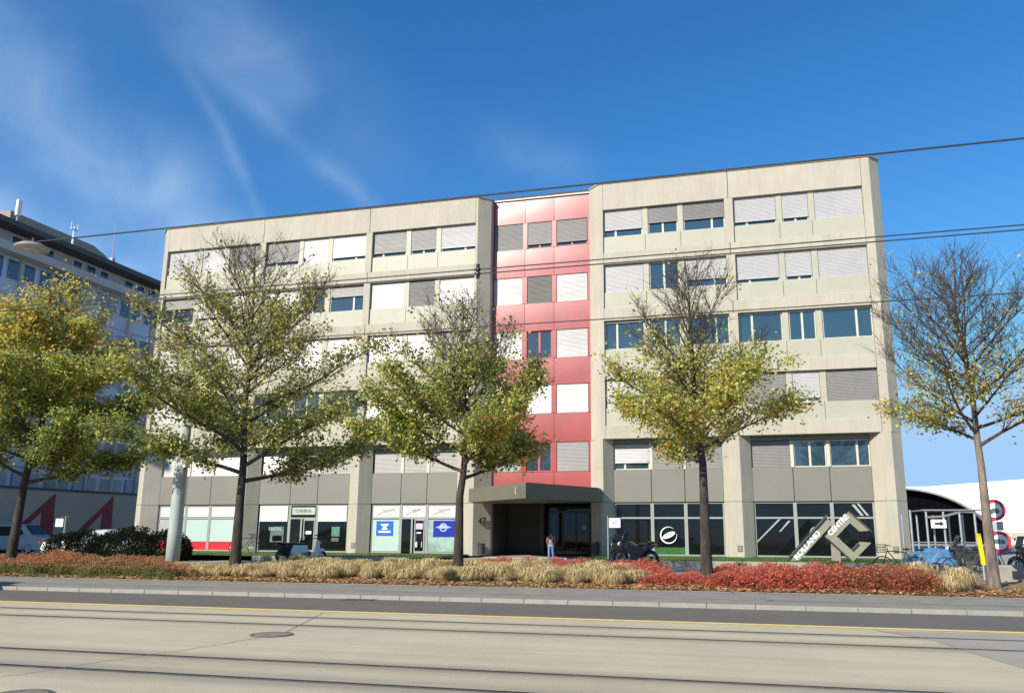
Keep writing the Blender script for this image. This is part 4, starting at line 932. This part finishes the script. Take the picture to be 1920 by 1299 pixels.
bicycle('bicycle', 'grey bicycle right of the bare tree trunk', (8.0,29.4,.1), R(-12), mat('dark grey paint', (.05,.05,.06), .25))
bicycle('bicycle', 'black bicycle standing against the pillar right of the striped door', (-26.2,38,.3), R(10), blackm, True)
# tarpaulin over a low trailer
t = thing('covered_trailer', 'low trailer under a creased blue tarpaulin beside the right corner pillar', 'trailer', (5.95,31.5,.1)); b = MB(); rn = random.Random(3)
nx_, ny_ = 18, 10
for i in range(nx_+1):
    for j in range(ny_+1):
        u, v = i/nx_, j/ny_; h = .42+.42*math.sin(math.pi*min(1,max(0,(u*1.15-.08))))**.6*(.55+.45*u); edge = min(1, min(v, 1-v)*6, min(u,1-u)*7)
        b.v.append((5.05+1.9*u, 30.9+1.3*v, .1+h*lerp(.55,1,edge)+.25*u*edge+rn.uniform(-.03,.03)))
b.f = [(i*(ny_+1)+j,(i+1)*(ny_+1)+j,(i+1)*(ny_+1)+j+1,i*(ny_+1)+j+1) for i in range(nx_) for j in range(ny_)]
build(b, 'tarpaulin', mat('blue tarpaulin', (.05,.17,.33), .35, .35, 4, .4, 12), t)
build(MB().bbox(5.2,6.8,31.0,32.1,.42,.52,.02), 'trailer_bed', steel, t)
for y in (31.05,32.0): build(MB().torus((6.1,y,.34),(0,1,0),.2,.06,20,6), 'wheel', rubber, t)
build(MB().tube([(5.1,31.5,.45),(4.5,31.5,.42)],.03,6), 'drawbar', steel, t)

# ------------------------------------------------------------------ rack, posts, signs at the right
t = thing('bicycle_shelter', 'open shelter of galvanised posts with a curved top in front of the dark arch', 'shelter', (7.3,36,.1))
for i, x in enumerate((6.35,6.95,7.6,8.2,8.75)):
    build(MB().tube([(x,36,.1),(x,36,2.45 if i < 4 else 2.3)],.045,8), 'post', steel, t)
    build(MB().tube([(x,38.0,.1),(x,38.0,2.3)],.04,8), 'post', steel, t)
b = MB(); b.tube([(6.9,36,2.15),(7.6,36,2.18),(8.3,36,2.38),(8.75,36,2.35),(9.05,36,2.15)],.05,6); build(b, 'rail', steel, t)
build(MB().tube([(6.3,36,1.15),(8.75,36,1.15)],.025,6), 'rail', steel, t)
build(MB().prism([(6.8,35.9),(9.1,35.9),(9.1,38.2),(6.8,38.2)], 2.42, 2.47), 'shelter_roof', mat('grey translucent roof', (.22,.23,.24), .4), t)
def hang_sign(x, y, z, w, h, words, label, parent_h=2.2, arm=-1, post=None):
    t = thing('hanging_sign', label, 'sign', (x,y,.1))
    px = post if post is not None else x-w/2-.06
    build(MB().tube([(px,y,.1),(px,y,parent_h)],.035,8), 'post', steel, t)
    build(MB().tube([(px-.3,y,parent_h),(px+.35,y,parent_h)],.03,6), 'arm', mat('dark arm', (.06,.06,.05), .5), t)
    bd = build(MB().bbox(x-w/2,x+w/2,y-.06,y-.03,z-h/2,z+h/2,.01), 'board', whitem, t)
    text(words, 'lettering', mat('sign grey', (.12,.13,.11), .5), bd, (x,y-.066,z), h*.5, depth=.003)
hang_sign(-5.95,36,1.92,.52,.42,'47', 'small white sign board on a post left of the right wing windows', 2.22)
hang_sign(-37.3,37,1.92,.52,.44,'P', 'small white sign board on a thin post before the shaded wall', 2.25, post=-36.95)
t = thing('direction_sign', 'white rectangular sign with a dark arrow mark on the shelter posts', 'sign', (7.35,35.9,1.9)); bd = build(MB().bbox(7.08,7.66,35.86,35.9,1.72,2.06,.01), 'board', whitem, t)
b = MB().slab([(7.22,1.86),(7.42,1.86),(7.42,1.80),(7.56,1.90),(7.42,2.0),(7.42,1.94),(7.22,1.94)], 35.845, 35.855); build(b, 'arrow', darkm, bd)
t = thing('yellow_post', 'slanting bright yellow post beside the bare tree trunk', 'post', (7.0,28.6,.1)); b = MB(); b.slab([(6.93,1.52),(7.05,1.52),(7.12,.55),(7.0,.55)], 28.5, 28.6); build(b, 'post', mat('yellow paint', (.80,.60,.01), .4), t); build(MB().tube([(7.05,28.56,.1),(7.05,28.56,.6)],.04,8), 'foot', steel, t)
t = thing('yellow_bollard', 'short pale yellow bollard beneath the blue tarpaulin edge', 'bollard', (6.75,33,.1)); build(MB().tube([(6.75,33,.1),(6.75,33,.85),(6.75,33,.9)],[.07,.07,.04],10), 'post', mat('faded yellow', (.50,.50,.20), .6), t)
t = thing('prohibition_sign', 'post with two round red rimmed signs and a plate between, behind the bare tree', 'sign', (6.42,24.6,.1))
build(MB().tube([(6.42,24.6,.1),(6.42,24.6,2.42)],.032,10), 'post', steel, t)
redrim = mat('traffic red', (.48,.03,.05), .35)
for z, dx in ((2.17,.0),(1.32,.05)):
    x = 6.47+dx; dk = build(MB().disc((x,24.55,z),(0,1,0),.29,.02,32), 'sign_disc', whitem, t)
    build(MB().disc((x,24.535,z),(0,1,0),.29,.02,32,r0=.205), 'red_rim', redrim, dk)
    b = MB()
    if z > 2: b.slab([(x-.12,z-.03),(x-.04,z+.05),(x+.08,z+.05),(x+.13,z-.02),(x+.13,z-.07),(x-.12,z-.07)], 24.53, 24.54); b.disc((x-.07,24.53,z-.07),(0,1,0),.035,.012,12); b.disc((x+.07,24.53,z-.07),(0,1,0),.035,.012,12)
    else: b.slab([(x-.14,z-.05),(x+.02,z-.05),(x+.02,z+.07),(x-.14,z+.07)], 24.53, 24.54); b.slab([(x+.04,z-.05),(x+.14,z-.05),(x+.14,z+.02),(x+.09,z+.06),(x+.04,z+.06)], 24.53, 24.54)
    build(b, 'pictogram', mat('pictogram grey', (.10,.14,.14), .5), dk)
build(MB().bbox(6.22,6.66,24.54,24.56,1.62,1.86,.01), 'plate', mat('plate grey', (.38,.42,.42), .5), t)
t = thing('concrete_block', 'low grey concrete block right of the bare tree trunk', 'block', (7.2,26.8,.1)); build(MB().bbox(6.85,7.65,26.6,27.1,.1,.62,.05), 'block_body', kerbm, t)
t = thing('litter_bin', 'dark brown pocket shaped litter bin on the right entrance pillar', 'bin', (-8.0,F-.3,.4)); build(MB().slab([(-8.28,.92),(-7.98,.95),(-7.98,.42),(-8.12,.28),(-8.28,.42)], F-.06, F+.28), 'bin_body', mat('bin brown', (.05,.04,.035), .5), t); build(MB().box(-8.29,-7.97,F-.07,F+.2,.95,.97), 'lid', blackm, t)
t = thing('ashtray_drum', 'round dark drum on the wall under the number 47', 'bin', (-14.6,F+.1,.5)); build(MB().tube([(-14.55,F+.25,.30),(-14.55,F+.25,.82)],.2,18), 'drum_body', mat('drum', (.04,.045,.045), .4), t); build(MB().disc((-14.55,F+.25,.84),(0,0,1),.21,.04,18), 'lid', blackm, t)

# ------------------------------------------------------------------ parked cars on the left forecourt
def car(name, label, loc, rz, col, L_=4.2, H=1.45, van=False):
    t = thing(name, label, 'car', loc, 'cars parked on the left forecourt', rz)
    W_ = .86
    if van: prof = [(-2.1,.35),(-2.15,.95),(-2.0,1.35),(-1.85,1.72),(-.2,1.78),(.75,1.70),(1.35,1.12),(2.1,.98),(2.2,.6),(2.15,.32)]
    else: prof = [(-1.95,.32),(-2.0,.85),(-1.85,1.0),(-1.45,1.38),(-.3,1.47),(.35,1.42),(1.05,.98),(1.85,.84),(1.98,.6),(1.95,.30)]
    b = MB(); n = len(prof); rows = []
    for y, s_ in ((-W_,0),(-W_*.98,.03),(-W_*.8,.07),(W_*.8,.07),(W_*.98,.03),(W_,0)):
        row = []
        for x, z in prof:
            hz = max(0, z-.95); yy = y*(1-hz*.28)
            row.append((x*(1 if abs(y) < W_*.9 else .97), yy, z if abs(y) < W_*.9 else z-.04))
        rows.append(row)
    for r_ in rows: b.v += r_
    for k in range(len(rows)-1):
        for i in range(n): j = (i+1) % n; b.f.append((k*n+i, k*n+j, (k+1)*n+j, (k+1)*n+i))
    b.f.append(tuple(range(n-1,-1,-1))); b.f.append(tuple(range((len(rows)-1)*n, len(rows)*n)))
    body = build(b, 'body', col, t, world=False)
    z0, z1 = (1.08,1.62) if van else (.98,1.34)
    for sgn in (-1, 1):
        y = sgn*(W_*.955) ; y1 = sgn*(W_*.83)
        xs = ((-1.75,-.75),(-.65,.25),(.33,1.0)) if van else ((-1.45,-.62),(-.54,.42))
        for a, c in xs:
            last = c == xs[-1][1]; a2, c2 = a+(.12 if a == xs[0][0] else 0), c-(.42 if last else 0)
            q = MB().add([(a,y+sgn*.012,z0),(c,y+sgn*.012,z0),(c2,y1+sgn*.012,z1),(a2,y1+sgn*.012,z1)], [(0,1,2,3)]); build(q, 'side_window', glassd, t, world=False)
        build(MB().ell((.95,sgn*(W_+.09),z0+.02),(.07,.09,.07),8,6), 'mirror', col, t, world=False)
        build(MB().bbox(1.82,2.02 if not van else 2.2,sgn*.45,sgn*.75,.62,.78,.03) if sgn > 0 else MB().bbox(1.82,2.02 if not van else 2.2,-.75,-.45,.62,.78,.03), 'headlight', whitem, t, world=False)
    xa, za, xb, zb = (1.33,1.14,.80,1.66) if van else (1.02,1.0,.42,1.38)
    build(MB().add([(xa+.03,-.66,za+.03),(xa+.03,.66,za+.03),(xb+.03,.58,zb+.03),(xb+.03,-.58,zb+.03)], [(0,1,2,3)]), 'windscreen', glassd, t, world=False)
    for x in (-1.3,1.32):
        for y in (-.78,.78):
            w = build(MB().torus((x,y,.32),(0,1,0),.24,.085,22,8), 'wheel', rubber, t, world=False, smooth=True); build(MB().disc((x,y,.32),(0,1,0),.18,.12,16), 'wheel_rim', steel, w, world=False)
    return t
car('parked_car', 'tall pale minivan half hidden by the leftmost tree trunk', (-42.8,39.5,.1), R(12), mat('shadow grey car paint', (.30,.32,.36), .3, .02), van=True)  # paint darkened to stand for the shadow lying on the minivan
car('parked_car', 'small silver hatchback between the two dark clipped bushes', (-37.2,40.2,.1), R(200), mat('silver car paint', (.45,.48,.50), .25, .02, metal=.3))
car('parked_car', 'white estate car at the left edge of the picture behind the hedge', (-47.0,41.5,.1), R(10), mat('white car paint', (.62,.64,.68), .25, .02))

# ------------------------------------------------------------------ person at the entrance, seen from behind
t = thing('person', 'person seen from behind in a pink striped top and blue jeans at the entrance', 'person', (-10.05,40.6,.1), rz=R(8))
def skin_fig(nodes, edges, name, m_, parent, root=0):
    me = bpy.data.meshes.new(name); me.from_pydata([n[0] for n in nodes], edges, []); o = bpy.data.objects.new(name, me); COL.objects.link(o)
    sk = o.modifiers.new('s', 'SKIN'); sv = me.skin_vertices[0].data
    for i, n in enumerate(nodes): r_ = n[1]; sv[i].radius = r_ if hasattr(r_, '__len__') else (r_, r_)
    sv[root].use_root = True; o.modifiers.new('u', 'SUBSURF').levels = 2
    dg = bpy.context.evaluated_depsgraph_get(); dg.update(); m2 = bpy.data.meshes.new_from_object(o.evaluated_get(dg)); bpy.data.objects.remove(o)
    m2.materials.clear(); m2.materials.append(m_); m2.polygons.foreach_set('use_smooth', [True]*len(m2.polygons))
    q = bpy.data.objects.new(name, m2); COL.objects.link(q); q.parent = parent; return q
S = 1.42/1.75     # a short person
def Z(x, y, z): return (x*S, y*S, z*S)
skin = mat('skin', (.36,.22,.16), .5, .05)
nodes = [(Z(0,0,.93),.125*S),(Z(0,.01,1.12),.12*S),(Z(0,.02,1.33),.135*S),(Z(0,.02,1.46),.06*S),(Z(0,.03,1.55),.052*S),(Z(0,.04,1.66),.092*S),
 (Z(-.19,.02,1.40),.058*S),(Z(-.25,.03,1.14),.046*S),(Z(-.22,.14,.95),.034*S),(Z(.19,.02,1.40),.058*S),(Z(.25,.03,1.14),.046*S),(Z(.20,.15,.97),.034*S),
 (Z(-.10,0,.86),.095*S),(Z(-.11,.02,.50),.066*S),(Z(-.12,-.02,.09),.045*S),(Z(-.12,.12,.04),.04*S),(Z(.10,0,.86),.095*S),(Z(.12,.03,.50),.066*S),(Z(.14,0,.09),.045*S),(Z(.15,.14,.04),.04*S)]
edges = [(0,1),(1,2),(2,3),(3,4),(4,5),(2,6),(6,7),(7,8),(2,9),(9,10),(10,11),(0,12),(12,13),(13,14),(14,15),(0,16),(16,17),(17,18),(18,19)]
body = skin_fig(nodes, edges, 'body', skin, t)
shirtm = bpy.data.materials.new('striped top'); shirtm.use_nodes = True; q = shirtm.node_tree
wv_ = q.nodes.new('ShaderNodeTexWave'); wv_.bands_direction = 'Z'; wv_.inputs['Scale'].default_value = 3.4; tc_ = q.nodes.new('ShaderNodeTexCoord'); q.links.new(tc_.outputs['Object'], wv_.inputs[0]); rp_ = q.nodes.new('ShaderNodeValToRGB'); rp_.color_ramp.interpolation = 'CONSTANT'; rp_.color_ramp.elements[1].position = .5
rp_.color_ramp.elements[0].color = (.10,.03,.05,1); rp_.color_ramp.elements[1].color = (.62,.36,.36,1); q.links.new(wv_.outputs['Fac'], rp_.inputs[0]); q.links.new(rp_.outputs[0], q.nodes['Principled BSDF'].inputs['Base Color'])
sn = [(Z(0,0,.90),.14*S),(Z(0,.01,1.12),.138*S),(Z(0,.02,1.34),.152*S),(Z(0,.02,1.44),.075*S),(Z(-.20,.02,1.40),.075*S),(Z(-.245,.03,1.2),.062*S),(Z(.20,.02,1.40),.075*S),(Z(.245,.03,1.2),.062*S)]
skin_fig(sn, [(0,1),(1,2),(2,3),(2,4),(4,5),(2,6),(6,7)], 'striped_top', shirtm, t)
jn = [(Z(0,0,.93),.138*S),(Z(-.105,0,.84),.108*S),(Z(-.115,.02,.50),.08*S),(Z(-.12,-.02,.12),.062*S),(Z(.105,0,.84),.108*S),(Z(.125,.03,.50),.08*S),(Z(.14,0,.12),.062*S)]
skin_fig(jn, [(0,1),(1,2),(2,3),(0,4),(4,5),(5,6)], 'jeans', mat('blue jeans', (.12,.24,.42), .8, .15, 8), t)
b = MB(); b.ell(Z(0,.015,1.685),(.098*S,.112*S,.105*S),14,10); build(b, 'hair', mat('dark hair', (.02,.015,.012), .6), t, world=False, smooth=True)
for sgn in (-1,1):      # hands: palm, four fingers and a thumb each
    hx, hy, hz = Z(sgn*.21,.16,.935); hn = [((hx,hy,hz+.02),.024*S),((hx,hy+.02,hz-.035),.03*S)]; he = [(0,1)]
    for k in range(4):
        a = len(hn); ox = (k-1.5)*.017; ln = (.055,.065,.06,.045)[k]*S
        hn += [((hx+ox,hy+.028,hz-.06),.0085),((hx+ox*1.1,hy+.045,hz-.06-ln*.6),.008),((hx+ox*1.1,hy+.07,hz-.06-ln),.007)]; he += [(1,a),(a,a+1),(a+1,a+2)]
    a = len(hn); hn += [((hx-sgn*.032,hy+.035,hz-.03),.010),((hx-sgn*.045,hy+.055,hz-.055),.008)]; he += [(1,a),(a,a+1)]
    skin_fig(hn, he, 'hand', skin, t)
    build(MB().ell(Z(sgn*.13,.08,.035),(.045*S,.13*S,.045*S),10,6), 'shoe', blackm, t, world=False)
b = MB(); b.ell(Z(-.035,.128,1.67),(.012,.006,.007),8,5); b.ell(Z(.035,.128,1.67),(.012,.006,.007),8,5); build(b, 'eyes', blackm, t, world=False)
build(MB().ell(Z(0,.14,1.64),(.012,.018,.022),8,6), 'nose', skin, t, world=False); build(MB().ell(Z(0,.128,1.605),(.024,.006,.007),8,5), 'mouth', mat('lips', (.30,.10,.09), .5), t, world=False)
for sgn in (-1,1): build(MB().ell(Z(sgn*.098,.03,1.65),(.012,.02,.028),8,6), 'ear', skin, t, world=False)

car('shadow_van', 'pale van added out of view past the left edge to cast a shadow on the road', (-22.3,16.2,0), R(0), mat('shadow grey car paint', (.30,.32,.36), .3, .02), van=True)  # unseen van, added to throw a shadow across the bicycle lane
